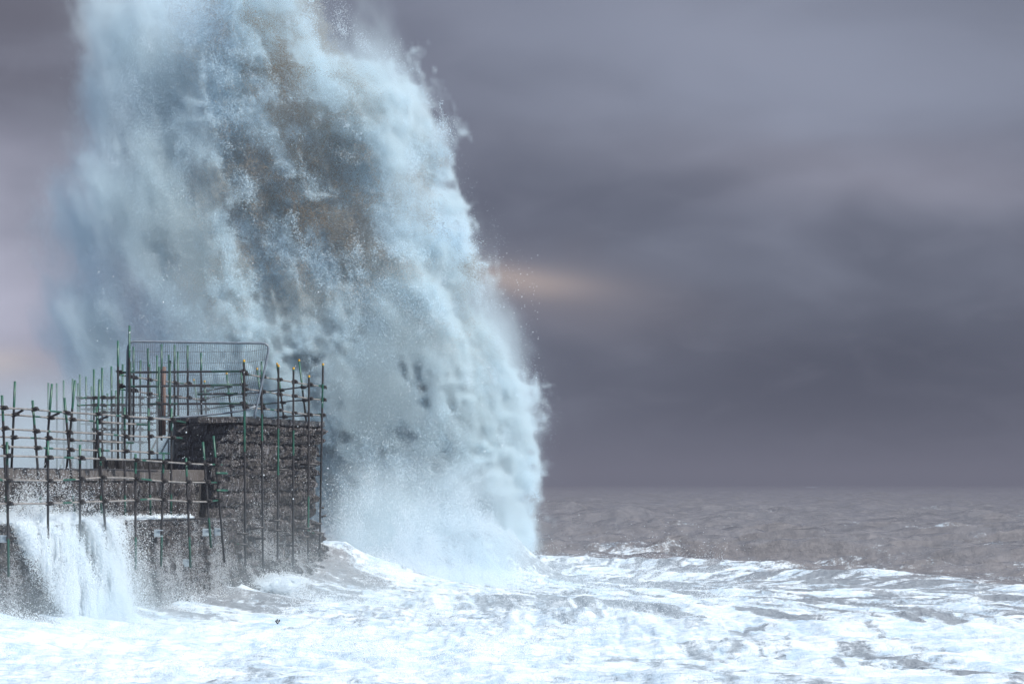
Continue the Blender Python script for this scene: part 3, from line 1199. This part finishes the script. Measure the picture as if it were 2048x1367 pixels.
# ------------------------------------------------------------------ spray: clouds of drops
def drops(name, label, cat, P, R, T, parent=None):
    me = bpy.data.meshes.new(name)
    n = len(P)
    me.vertices.add(n)
    me.vertices.foreach_set('co', P.astype(np.float32).ravel())
    a = me.attributes.new('rad', 'FLOAT', 'POINT')
    a.data.foreach_set('value', R.astype(np.float32))
    c = me.attributes.new('tint', 'FLOAT_COLOR', 'POINT')
    c.data.foreach_set('color', np.concatenate([T, np.ones((n, 1))], 1).astype(np.float32).ravel())
    me.materials.append(M_SPRAY)
    o = bpy.data.objects.new(name, me)
    COL.objects.link(o)
    tr = bpy.data.node_groups.new(name + '_drops', 'GeometryNodeTree')
    tr.interface.new_socket('Geometry', in_out='INPUT', socket_type='NodeSocketGeometry')
    tr.interface.new_socket('Geometry', in_out='OUTPUT', socket_type='NodeSocketGeometry')
    gi = tr.nodes.new('NodeGroupInput')
    go = tr.nodes.new('NodeGroupOutput')
    mp = tr.nodes.new('GeometryNodeMeshToPoints')
    na = tr.nodes.new('GeometryNodeInputNamedAttribute')
    na.data_type = 'FLOAT'
    na.inputs[0].default_value = 'rad'
    sm = tr.nodes.new('GeometryNodeSetMaterial')
    sm.inputs['Material'].default_value = M_SPRAY
    tr.links.new(gi.outputs[0], mp.inputs['Mesh'])
    tr.links.new(na.outputs[0], mp.inputs['Radius'])
    tr.links.new(mp.outputs[0], sm.inputs[0])
    tr.links.new(sm.outputs[0], go.inputs[0])
    md = o.modifiers.new('drops', 'NODES')
    md.node_group = tr
    tag(o, label, cat, None, 'stuff')
    print(name, n)
    return o


YP = 85.0
OUTLINE = [(82, 500), (85, 385), (120, 320), (145, 200), (150, 80), (172, 15), (200, -50), (300, -110), (450, -130), (600, -100), (680, -30),
           (720, 60), (790, 120), (840, 170), (870, 215), (905, 270), (912, 330), (940, 420), (965, 470), (985, 500), (990, 560), (1000, 620),
           (1040, 700), (1065, 770), (1088, 840), (1062, 890), (1082, 945), (1052, 1005), (1078, 1050), (1062, 1095), (1000, 1150), (930, 1185), (800, 1180),
           (700, 1130), (640, 1080), (500, 1000), (300, 930), (180, 850), (130, 750), (108, 640)]
CORE = [(330, 560), (350, 480), (400, 420), (430, 330), (390, 250), (420, 120), (380, 30), (420, -60), (600, -60), (660, 20), (700, 120), (760, 200),
        (830, 270), (860, 330), (890, 420), (920, 480), (955, 540), (940, 620), (985, 700), (1040, 780), (1065, 850), (1030, 930), (1030, 1020),
        (1040, 1080), (980, 1150), (900, 1170), (780, 1170), (680, 1120), (620, 1040), (500, 950), (420, 850), (330, 700)]


def to_uv(poly):
    return [(kx(a) * YP, CZ + (HY - b) / F * YP) for a, b in poly]


def grid_sd(poly):
    U = np.linspace(-18, 4, 330)
    Vv = np.linspace(-2, 24, 390)
    gu, gv = np.meshgrid(U, Vv, indexing='ij')
    g_ = poly_sd(to_uv(poly), gu, gv).astype(np.float32)

    def f(u, v):
        a = np.clip((u + 18) / 22 * 329, 0, 328.99)
        b = np.clip((v + 2) / 26 * 389, 0, 388.99)
        i, j = a.astype(int), b.astype(int)
        fa, fb = a - i, b - j
        return (g_[i, j] * (1 - fa) + g_[i + 1, j] * fa) * (1 - fb) + (g_[i, j + 1] * (1 - fa) + g_[i + 1, j + 1] * fa) * fb
    return f


sd_out, sd_core = grid_sd(OUTLINE), grid_sd(CORE)


def px_of(u, v, Y=YP):
    return u / YP * F + 1024, HY - (v - CZ) / YP * F


def mist_volume(name, label, cat, lo, hi, res, dens, mat):
    """soft drifting spray: a voxel cloud whose densities are stored on a lattice of vertices"""
    nx, ny, nz = res
    n = nx * ny * nz
    me = bpy.data.meshes.new(name)
    me.vertices.add(n)
    a = me.attributes.new('dens', 'FLOAT', 'POINT')
    a.data.foreach_set('value', dens.astype(np.float32).ravel())
    me.materials.append(mat)
    gx = np.linspace(lo[0], hi[0], nx, dtype=np.float32)
    gy = np.linspace(lo[1], hi[1], ny, dtype=np.float32)
    gz = np.linspace(lo[2], hi[2], nz, dtype=np.float32)
    co = np.stack(np.meshgrid(gx, gy, gz, indexing='ij'), -1)
    me.vertices.foreach_set('co', co.ravel())
    o = bpy.data.objects.new(name, me)
    COL.objects.link(o)
    tr = bpy.data.node_groups.new(name + '_cloud', 'GeometryNodeTree')
    tr.interface.new_socket('Geometry', in_out='INPUT', socket_type='NodeSocketGeometry')
    tr.interface.new_socket('Geometry', in_out='OUTPUT', socket_type='NodeSocketGeometry')
    N, L = tr.nodes, tr.links
    gi, go = N.new('NodeGroupInput'), N.new('NodeGroupOutput')
    ps = N.new('GeometryNodeInputPosition')
    sub = N.new('ShaderNodeVectorMath')
    sub.operation = 'SUBTRACT'
    L.new(ps.outputs[0], sub.inputs[0])
    sub.inputs[1].default_value = lo
    dv = N.new('ShaderNodeVectorMath')
    dv.operation = 'DIVIDE'
    L.new(sub.outputs[0], dv.inputs[0])
    dv.inputs[1].default_value = [(hi[i] - lo[i]) / (res[i] - 1) for i in range(3)]
    ad = N.new('ShaderNodeVectorMath')
    ad.operation = 'ADD'
    L.new(dv.outputs[0], ad.inputs[0])
    ad.inputs[1].default_value = (0.5, 0.5, 0.5)
    fl = N.new('ShaderNodeVectorMath')
    fl.operation = 'FLOOR'
    L.new(ad.outputs[0], fl.inputs[0])
    sx = N.new('ShaderNodeSeparateXYZ')
    L.new(fl.outputs[0], sx.inputs[0])

    def im(op, a_, b_):
        m = N.new('FunctionNodeIntegerMath')
        m.operation = op
        for q, v in enumerate((a_, b_)):
            if hasattr(v, 'is_output'):
                L.new(v, m.inputs[q])
            else:
                m.inputs[q].default_value = v
        return m.outputs[0]
    idx = im('ADD', im('MULTIPLY', im('ADD', im('MULTIPLY', sx.outputs[0], ny), sx.outputs[1]), nz), sx.outputs[2])
    na = N.new('GeometryNodeInputNamedAttribute')
    na.data_type = 'FLOAT'
    na.inputs[0].default_value = 'dens'
    si = N.new('GeometryNodeSampleIndex')
    si.data_type = 'FLOAT'
    si.domain = 'POINT'
    si.clamp = True
    L.new(gi.outputs[0], si.inputs['Geometry'])
    L.new(na.outputs[0], si.inputs['Value'])
    L.new(idx, si.inputs['Index'])
    vc = N.new('GeometryNodeVolumeCube')
    L.new(si.outputs[0], vc.inputs['Density'])
    vc.inputs['Background'].default_value = 0.0
    vc.inputs['Min'].default_value = lo
    vc.inputs['Max'].default_value = hi
    vc.inputs['Resolution X'].default_value = nx
    vc.inputs['Resolution Y'].default_value = ny
    vc.inputs['Resolution Z'].default_value = nz
    sm = N.new('GeometryNodeSetMaterial')
    sm.inputs['Material'].default_value = mat
    L.new(vc.outputs[0], sm.inputs[0])
    L.new(sm.outputs[0], go.inputs[0])
    md = o.modifiers.new('cloud', 'NODES')
    md.node_group = tr
    tag(o, label, cat, None, 'stuff')
    print(name, res)
    return o


def vol_mat(name, colr, aniso=0.2):
    m, kk, out = new_mat(name)
    pv = kk.add('ShaderNodeVolumePrincipled')
    pv.inputs['Color'].default_value = (*colr, 1)
    pv.inputs['Density'].default_value = 1.0
    pv.inputs['Anisotropy'].default_value = aniso
    kk.link(pv.outputs[0], out.inputs['Volume'])
    return m


M_MIST = vol_mat('spray_mist', (0.81, 0.937, 1.0))


def plume():
    rg = np.random.default_rng(3)

    def flow(u, v):
        # billows are drawn out along the flight of the water: up, bending to the left
        return u + 0.20 * v, v * 0.88
    # --- drops: dense curdled core, thinning to the left
    N = 8000000
    u = rg.uniform(-16.0, 1.6, N).astype(np.float32)
    v = rg.uniform(-0.3, 21.5, N).astype(np.float32)
    wv = rg.uniform(-3.2, 2.4, N).astype(np.float32)
    d = sd_out(u, v)
    e = np.minimum(d - 0.75, 1.9) - 0.20 * wv * wv
    kp = e > -1.3
    u, v, wv, e, d = u[kp], v[kp], wv[kp], e[kp], d[kp]
    px, py = px_of(u, v)
    left = sstep(px, 520, 230) * sstep(py, 1100, 700)
    kp = rg.random(len(u)) < 1 - 0.70 * left
    u, v, wv, e, d, px, py, left = [q[kp] for q in (u, v, wv, e, d, px, py, left)]
    a, b = flow(u, v)
    n1 = fbm(a, b, wv, 2.2, 2, 1)
    n2 = 1 - np.abs(2 * vnoise(a, b, wv, 0.95, 2) - 1)
    n3 = 1 - np.abs(2 * vnoise(a, b, wv, 0.45, 3) - 1)
    n4 = vnoise(a, b, wv, 0.20, 4)
    s = e + 3.0 * (n1 - 0.5) + 1.0 * (n2 - 0.55) + 0.95 * (n3 - 0.55) + 0.8 * (n4 - 0.5) - 0.25
    s = s + 0.95 * np.exp(-(((px - 805) / 110) ** 2 + ((py - 800) / 140) ** 2)) * (wv < 0.5)
    den = np.clip(s / 0.35, 0, 1) * np.where(s > 0.9, 0.40, 1.0) * np.where(wv > 1.0, 0.4, 1.0)
    kp = rg.random(len(u)) < den
    u, v, wv, s, a, b, px, py, left, n2, n3 = [q[kp] for q in (u, v, wv, s, a, b, px, py, left, n2, n3)]
    # silt: brown water thrown up in clots
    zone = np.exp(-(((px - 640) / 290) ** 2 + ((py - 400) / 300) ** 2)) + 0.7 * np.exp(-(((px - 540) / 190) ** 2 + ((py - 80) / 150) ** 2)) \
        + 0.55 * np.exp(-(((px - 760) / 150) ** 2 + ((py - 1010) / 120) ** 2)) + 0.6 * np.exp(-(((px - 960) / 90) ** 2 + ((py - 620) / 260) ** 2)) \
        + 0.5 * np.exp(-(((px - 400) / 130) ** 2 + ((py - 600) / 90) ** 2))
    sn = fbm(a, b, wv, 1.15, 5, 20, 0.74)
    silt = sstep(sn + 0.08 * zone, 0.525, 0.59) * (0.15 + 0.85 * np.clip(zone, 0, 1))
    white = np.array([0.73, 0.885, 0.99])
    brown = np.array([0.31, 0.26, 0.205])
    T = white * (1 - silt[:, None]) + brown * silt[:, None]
    R = np.clip(rg.lognormal(math.log(0.0078), 0.28, len(u)), 0.004, 0.015) * (1 - 0.3 * left)
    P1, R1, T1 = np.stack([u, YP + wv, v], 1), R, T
    # --- loose drops round the outside
    N = 1500000
    u = rg.uniform(-17, 2.8, N).astype(np.float32)
    v = rg.uniform(-0.3, 22.5, N).astype(np.float32)
    wv = rg.uniform(-4.0, 3.5, N).astype(np.float32)
    d = sd_out(u, v)
    a, b = flow(u, v)
    n1 = fbm(a, b, wv, 1.5, 5, 30, 0.66)
    s = d + 3.6 * (n1 - 0.5) - 0.05 * wv * wv
    den = sstep(s, -0.3, 0.9) * (0.05 + 0.95 * sstep(n1, 0.45, 0.66)) * (0.2 + 0.8 * sstep(u, -13, -7))
    kp = rg.random(N) < den * 0.7
    u, v, wv = u[kp], v[kp], wv[kp]
    T = np.tile(np.array([[0.70, 0.84, 0.95]]), (len(u), 1))
    R = rg.uniform(0.003, 0.0065, len(u))
    P2, R2, T2 = np.stack([u, YP + wv, v], 1), R, T
    # --- ropes and jets flung out of the mass, breaking into drops along their arcs
    JP, JR = [], []
    edge = to_uv(OUTLINE)
    for j in range(160):
        if rg.random() < 0.40:
            i0 = rg.integers(6, 30)
            f = rg.random()
            ax, ay = edge[i0]
            bx, by = edge[(i0 + 1) % len(edge)]
            su, sv = ax + (bx - ax) * f - 0.7, ay + (by - ay) * f
            sw_ = rg.normal(0, 1.0)
        else:
            su, sv = rg.uniform(-13, 0.3), rg.uniform(1, 19)
            sw_ = -2.0 - rg.random() * 1.2
            if sd_out(np.array([su]), np.array([sv]))[0] < 0.8:
                continue
        ang = rg.normal(1.75, 0.55) if su < -4 else rg.normal(1.2, 0.5)
        sp = rg.uniform(0.35, 1.3)
        m_ = int(120 + 160 * sp)
        t_ = rg.random(m_) ** 1.3
        jx = su + math.cos(ang) * sp * t_
        jz = sv + math.sin(ang) * sp * t_ - 0.45 * sp * t_ * t_
        spread = 0.05 + 0.16 * t_
        JP.append(np.stack([jx + rg.normal(0, 1, m_) * spread, YP + sw_ - 0.5 * t_ + rg.normal(0, 1, m_) * spread, jz + rg.normal(0, 1, m_) * spread], 1))
        JR.append(np.clip(rg.lognormal(math.log(0.0055), 0.35, m_), 0.003, 0.013))
    P3, R3 = np.concatenate(JP), np.concatenate(JR)
    T3 = np.tile(np.array([[0.78, 0.89, 0.97]]), (len(P3), 1))
    # --- churned water thrown up at the root, in front of the wall end
    N = 700000
    px = 640 + 400 * rg.random(N) ** 0.9 + rg.normal(0, 18, N)
    hh = rg.exponential(0.55, N)
    Yr = rg.uniform(75.5, 82.5, N)
    X_ = (px - 1024) / F * Yr
    h0, _f = sea_height(X_, Yr)
    cl_ = fbm(X_, Yr, hh, 1.0, 4, 260, 0.62)
    env = 1.6 - 1.45 * sstep(px, 880, 1070)
    kp = (rg.random(N) < sstep(cl_ - 0.10 * hh / env, 0.40, 0.56) * (1 - 0.8 * sstep(px, 930, 1060))) & (h0 < 1.9)
    P4 = np.stack([X_, Yr, h0 + hh * env], 1)[kp]
    R4 = np.clip(rg.lognormal(math.log(0.0065), 0.30, len(P4)), 0.003, 0.013)
    T4 = np.tile(np.array([[0.82, 0.90, 0.96]]), (len(P4), 1))
    P2, R2, T2 = np.concatenate([P2, P3, P4]), np.concatenate([R2, R3, R4]), np.concatenate([T2, T3, T4])
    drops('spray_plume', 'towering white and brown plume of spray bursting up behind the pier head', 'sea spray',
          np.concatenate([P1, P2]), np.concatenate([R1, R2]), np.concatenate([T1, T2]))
    # --- soft spray: everything too fine to see as drops
    lo, hi = (-17.2, YP - 3.6, -0.4), (2.6, YP + 2.4, 20.6)
    res = (248, 75, 263)
    gx = np.linspace(lo[0], hi[0], res[0], dtype=np.float32)
    gy = np.linspace(lo[1], hi[1], res[1], dtype=np.float32)
    gz = np.linspace(lo[2], hi[2], res[2], dtype=np.float32)
    u, Yq, v = np.meshgrid(gx, gy, gz, indexing='ij')
    u, wv, v = u.ravel(), (Yq - YP).ravel(), v.ravel()
    d = sd_out(u, v)
    dens = np.zeros_like(u)
    m = d > -1.7
    u, wv, v, d = u[m], wv[m], v[m], d[m]
    a, b = flow(u, v)
    # the same billows as the drops, so that the finest spray clings to them
    n1 = fbm(a, b, wv, 2.2, 2, 1)
    n2 = 1 - np.abs(2 * vnoise(a, b, wv, 0.95, 2) - 1)
    n3 = 1 - np.abs(2 * vnoise(a, b, wv, 0.45, 3) - 1)
    n4 = vnoise(a, b, wv, 0.20, 4)
    nl = fbm(a * 1.2, b * 0.7, wv, 2.4, 5, 37, 0.62)
    px, py = px_of(u, v)
    left = sstep(px, 520, 260) * sstep(py, 1000, 700)

    def spot(cx, cy, rx, ry):
        return np.exp(-(((px - cx) / rx) ** 2 + ((py - cy) / ry) ** 2))
    e = np.minimum(d - 0.45, 1.9) - 0.20 * wv * wv
    s = e + 3.0 * (n1 - 0.5) + 1.0 * (n2 - 0.55) + 0.95 * (n3 - 0.55) + 0.8 * (n4 - 0.5) - 0.15
    amt = 0.60 + 1.9 * spot(800, 800, 230, 200) + 0.9 * spot(860, 1060, 160, 90) + 0.9 * spot(920, 480, 60, 230) + 1.0 * spot(560, 420, 120, 60) + 0.7 * spot(600, 740, 120, 70) \
        + 0.6 * spot(790, 200, 70, 140) - 0.36 * spot(660, 430, 200, 200) - 0.45 * spot(920, 590, 45, 80)
    s = s + 0.95 * spot(805, 800, 110, 140)
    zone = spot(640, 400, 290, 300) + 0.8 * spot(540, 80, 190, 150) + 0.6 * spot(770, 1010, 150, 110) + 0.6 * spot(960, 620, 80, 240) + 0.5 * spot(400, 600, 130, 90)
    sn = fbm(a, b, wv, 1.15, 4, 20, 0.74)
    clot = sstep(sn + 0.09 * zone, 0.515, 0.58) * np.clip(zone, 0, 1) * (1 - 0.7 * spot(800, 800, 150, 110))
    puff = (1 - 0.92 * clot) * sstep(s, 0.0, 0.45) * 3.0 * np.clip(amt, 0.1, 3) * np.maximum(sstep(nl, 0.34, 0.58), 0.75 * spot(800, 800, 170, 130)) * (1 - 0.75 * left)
    soft = sstep(np.minimum(d + 0.3, 2.2) + 4.6 * (nl - 0.5) - 0.15 * wv * wv, 0.0, 1.5)
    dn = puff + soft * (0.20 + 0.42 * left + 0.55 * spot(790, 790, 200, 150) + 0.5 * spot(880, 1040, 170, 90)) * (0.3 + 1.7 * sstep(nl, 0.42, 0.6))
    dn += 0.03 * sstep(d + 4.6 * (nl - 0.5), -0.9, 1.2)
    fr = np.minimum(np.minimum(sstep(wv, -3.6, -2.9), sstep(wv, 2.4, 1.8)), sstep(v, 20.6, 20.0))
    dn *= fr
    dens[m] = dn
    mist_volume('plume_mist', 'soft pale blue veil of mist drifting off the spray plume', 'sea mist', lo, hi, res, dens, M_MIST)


plume()


# ------------------------------------------------------------------ cascade over the ledge, runoff on the walls, drops over the surf
def cascade():
    rg = np.random.default_rng(9)
    L = []
    # sheet of water pouring off the ledge
    N = 1700000
    px = rg.uniform(20, 285, N)
    t = rg.random(N) ** 0.8
    Yw = pier_Y(px, 0.1)
    drop = 2.35 * t
    off = 0.06 + 0.75 * np.sqrt(t) + rg.normal(0, 0.10 + 0.12 * t, N)
    Y = Yw + rg.normal(0, 0.05, N)
    z = Z_LEDGE + 0.10 - drop + rg.normal(0, 0.04, N)
    X = wall_x(Y, off)
    st = fbm(Y * 1.0, z * 0.09, off * 0.8, 0.42, 5, 200, 0.74)
    # edge of the pour: long on the left and middle, short to the right
    q = CZ - z
    ppx = X / Y * F + 1024
    ppy = HY + q / Y * F
    body = np.exp(-((ppx - (95 + 115 * (ppy - 1040) / 190)) / (88 - 42 * (ppy - 1040) / 190)) ** 2)
    body = np.maximum(body, 0.9 * sstep(ppx, 15, 60) * sstep(ppx + 160 * (st - 0.5), 285, 215) * sstep(ppy + 120 * (st - 0.5), 1120, 1050))
    dark = np.exp(-(((ppx - 70) / 40) ** 2 + ((ppy - 1105) / 45) ** 2))
    den = np.clip(body * 1.3 - 0.25 * dark, 0, 1) * sstep(st, 0.46, 0.58)
    kp = rg.random(N) < den
    P = np.stack([X, Y, z], 1)[kp]
    L.append((P, np.clip(rg.lognormal(math.log(0.0055), 0.35, len(P)), 0.003, 0.013)))
    # splash kicked up where it lands on the ledge
    N = 60000
    px = rg.normal(90, 45, N)
    Y = pier_Y(px, -0.3)
    h = rg.exponential(0.22, N)
    P = np.stack([wall_x(Y, rg.uniform(-0.9, 0.3, N)), Y, Z_LEDGE + h], 1)
    kp = fbm(P[:, 0], P[:, 1], P[:, 2], 0.5, 3, 210) > 0.5
    P = P[kp]
    L.append((P, rg.uniform(0.004, 0.009, len(P))))
    # wet film lying on the ledge
    N = 90000
    Y = rg.uniform(51, 63.5, N)
    P = np.stack([wall_x(Y, rg.uniform(-0.9, 0.1, N)), Y, Z_LEDGE + 0.05 + rg.exponential(0.02, N)], 1)
    kp = fbm(P[:, 0], P[:, 1], P[:, 2] * 0, 0.8, 3, 220) > 0.40 + 0.12 * sstep(P[:, 1], 58, 64)
    P = P[kp]
    L.append((P, rg.uniform(0.006, 0.014, len(P))))
    P = np.concatenate([a for a, b in L])
    Rr = np.concatenate([b for a, b in L])
    T = np.tile(np.array([[0.84, 0.91, 0.96]]), (len(P), 1))
    drops('water_cascade', 'white water pouring over the pier ledge at the lower left', 'sea water', P, Rr, T)
    # runoff: threads of water down the walls
    N = 1700000
    Y = rg.uniform(50, 72.4, N)
    z = rg.uniform(0.3, 4.9, N)
    hd = Y > 65.6
    lo_ = np.array([low_off(q_) for q_ in np.linspace(0, Z_LEDGE, 60)])
    ho_ = np.array([head_off(q_) for q_ in np.linspace(0, Z_HEAD, 120)])
    off = np.where(hd, np.interp(z, np.linspace(0, Z_HEAD, 120), ho_), np.interp(z, np.linspace(0, Z_LEDGE, 60), lo_))
    off = np.where(~hd & (z > Z_LEDGE), -0.93, off) + rg.uniform(0.06, 0.24, N)
    zt = np.where(hd, 4.9, np.where(z > Z_LEDGE, Z_DECK - 0.3, Z_LEDGE))
    st = fbm(Y * 1.0, z * 0.07, off * 0.2, 0.13, 3, 230, 0.6)
    pat = fbm(Y, z * 0.7, off * 0, 1.3, 3, 240)
    low = sstep(z, 3.4, 0.7)
    den = sstep(st + 0.35 * (pat - 0.5) + 0.06 * low, 0.56, 0.70) * (0.06 + 0.40 * low)
    kp = (rg.random(N) < den) & (z < zt)
    P = np.stack([wall_x(Y, off), Y, z], 1)[kp]
    T = np.tile(np.array([[0.70, 0.75, 0.80]]), (len(P), 1))
    drops('wall_runoff', 'threads of white water trickling down the stone pier walls', 'sea water', P, rg.uniform(0.003, 0.0062, len(P)), T)
    # drops flying over the surf
    N = 500000
    Y = rg.uniform(46, 92, N)
    d = rg.uniform(0.2, 13, N)
    X = wall_x(np.minimum(Y, 73.2), 0) + d
    h, fo = sea_height(X, Y)
    cl_ = fbm(X, Y * 0.5, h * 0, 1.6, 4, 250, 0.6)
    kp = rg.random(N) < sstep(cl_, 0.46, 0.68) * (0.25 + 0.75 * np.exp(-d / 4))
    X, Y, h = X[kp], Y[kp], h[kp]
    z = h + rg.exponential(0.10 + 0.16 * sstep(Y, 62, 76), len(X))
    P = np.stack([X, Y, z], 1)
    # lump of foam caught at the foot of an upright
    c0 = pt(556, 1166, 66.6)
    Q = rg.normal(0, 1, (60000, 3)) * np.array([0.26, 0.35, 0.10]) + np.array([c0.x, c0.y, c0.z])
    Q = Q[fbm(Q[:, 0], Q[:, 1], Q[:, 2], 0.22, 3, 255, 0.6) > 0.47]
    P = np.concatenate([P, Q])
    T = np.tile(np.array([[0.84, 0.91, 0.96]]), (len(P), 1))
    drops('surf_drops', 'fine drops flying low over the foaming surf in front of the pier', 'sea spray', P, rg.uniform(0.004, 0.011, len(P)), T)
    # sparse big drops in the air
    N = 2600
    Y = rg.uniform(56, 84, N)
    px = rg.uniform(150, 1080, N)
    py = rg.uniform(500, 1200, N)
    P = np.stack([(px - 1024) / F * Y, Y, CZ + (HY - py) / F * Y], 1)
    P = P[P[:, 2] > 0.3]
    T = np.tile(np.array([[0.85, 0.92, 0.97]]), (len(P), 1))
    drops('flying_drops', 'scattered single drops of water thrown through the air round the pier head', 'sea spray', P, rg.uniform(0.004, 0.011, len(P)) * (1 + 0.8 * (rg.random(len(P)) < 0.05)), T)


cascade()


def low_mist():
    lo, hi = (-19.0, 49.0, 0.2), (3.0, 81.5, 8.6)
    res = (110, 163, 56)
    g_ = [np.linspace(lo[i], hi[i], res[i], dtype=np.float32) for i in range(3)]
    X, Y, Z = [q.ravel() for q in np.meshgrid(*g_, indexing='ij')]
    n = fbm(X, Y, Z * 1.2, 3.0, 5, 300, 0.58)
    n2 = fbm(X * 1.0, Y, Z, 1.1, 4, 310, 0.6)
    w_ = wall_x(np.minimum(Y, 73.2), 0)
    d = X - w_
    dn = np.zeros_like(X)
    # spray hanging over the swash and the wall foot
    top = 0.9 + 1.5 * np.exp(-np.abs(d) / 2.5)
    dn += 0.28 * np.exp(-Z / (0.50 * top)) * sstep(n, 0.36, 0.64) * sstep(d, -0.2, 0.3) * np.exp(-np.maximum(d, 0) / 5)
    # mist of the cascade
    cx, cy = wall_x(56.5, 0.9), 56.5
    dn += 0.55 * np.exp(-((X - cx - (2.2 - Z) * 0.25) / 0.75) ** 2 - ((Y - cy) / 1.5) ** 2) * sstep(Z, 3.2, 1.6) * sstep(n2, 0.42, 0.66)
    # drift across the far scaffolds
    dn += 0.16 * sstep(Y, 66, 71) * sstep(X, -8.6, -10.5) * sstep(Z, 7.6, 4.2) * sstep(n, 0.30, 0.62) * sstep(Z, 3.2, 3.9)
    # thick spray at the root of the plume
    dn += 0.9 * np.exp(-((Y - 79.0) / 2.6) ** 2) * sstep(X, -6.2, -4.6) * sstep(X, 1.2, -0.6) * sstep(Z, 4.8, 1.2) * sstep(n2, 0.38, 0.62)
    mist_volume('low_mist', 'low white mist blowing across the pier foot and surf', 'sea mist', lo, hi, res, dn, M_MIST)


low_mist()


# ------------------------------------------------------------------ a tangle of weed riding the foam
def debris():
    p = pt(555, 1243, 57.5)
    root = thing('seaweed_clump', 'small dark forked clump of weed riding on the white foam', 'seaweed', p)
    root.scale = (0.7, 0.7, 0.7)
    for j in range(5):
        an = -0.9 + j * 0.45
        P = [p + Vector((0, 0, -0.06)), p + Vector((0.05 * math.sin(an * 2), 0.0, 0.01)), p + Vector((0.075 * math.sin(an * 1.3), 0.02 * j, 0.03 + 0.02 * (j % 2))),
             p + Vector((0.07 * math.sin(an) + 0.02 * (j % 2), 0.02 * j, 0.05 + 0.025 * (j % 3)))]
        me = tube_mesh('frond', P, 0.016 + 0.004 * (j % 2), [(1, 1)], p, 6)
        link_mesh('frond', me, root)


debris()

# ------------------------------------------------------------------ haze over the whole scene
M_HAZE = vol_mat('sea_haze', (0.205, 0.21, 0.262), 0.0)
M_HAZE.node_tree.nodes['Principled Volume'].inputs['Density'].default_value = 0.0009
bm = bmesh.new()
bmesh.ops.create_cube(bm, size=1.0, matrix=Matrix.Translation((0, 7400, 12)) @ Matrix.Diagonal((124000, 15400, 27.4, 1)))
me = bpy.data.meshes.new('haze')
bm.to_mesh(me)
bm.free()
hz = link_mesh('haze', me, None, [M_HAZE])
tag(hz, 'thin grey sea haze filling the air out to the horizon', 'haze', None, 'stuff')
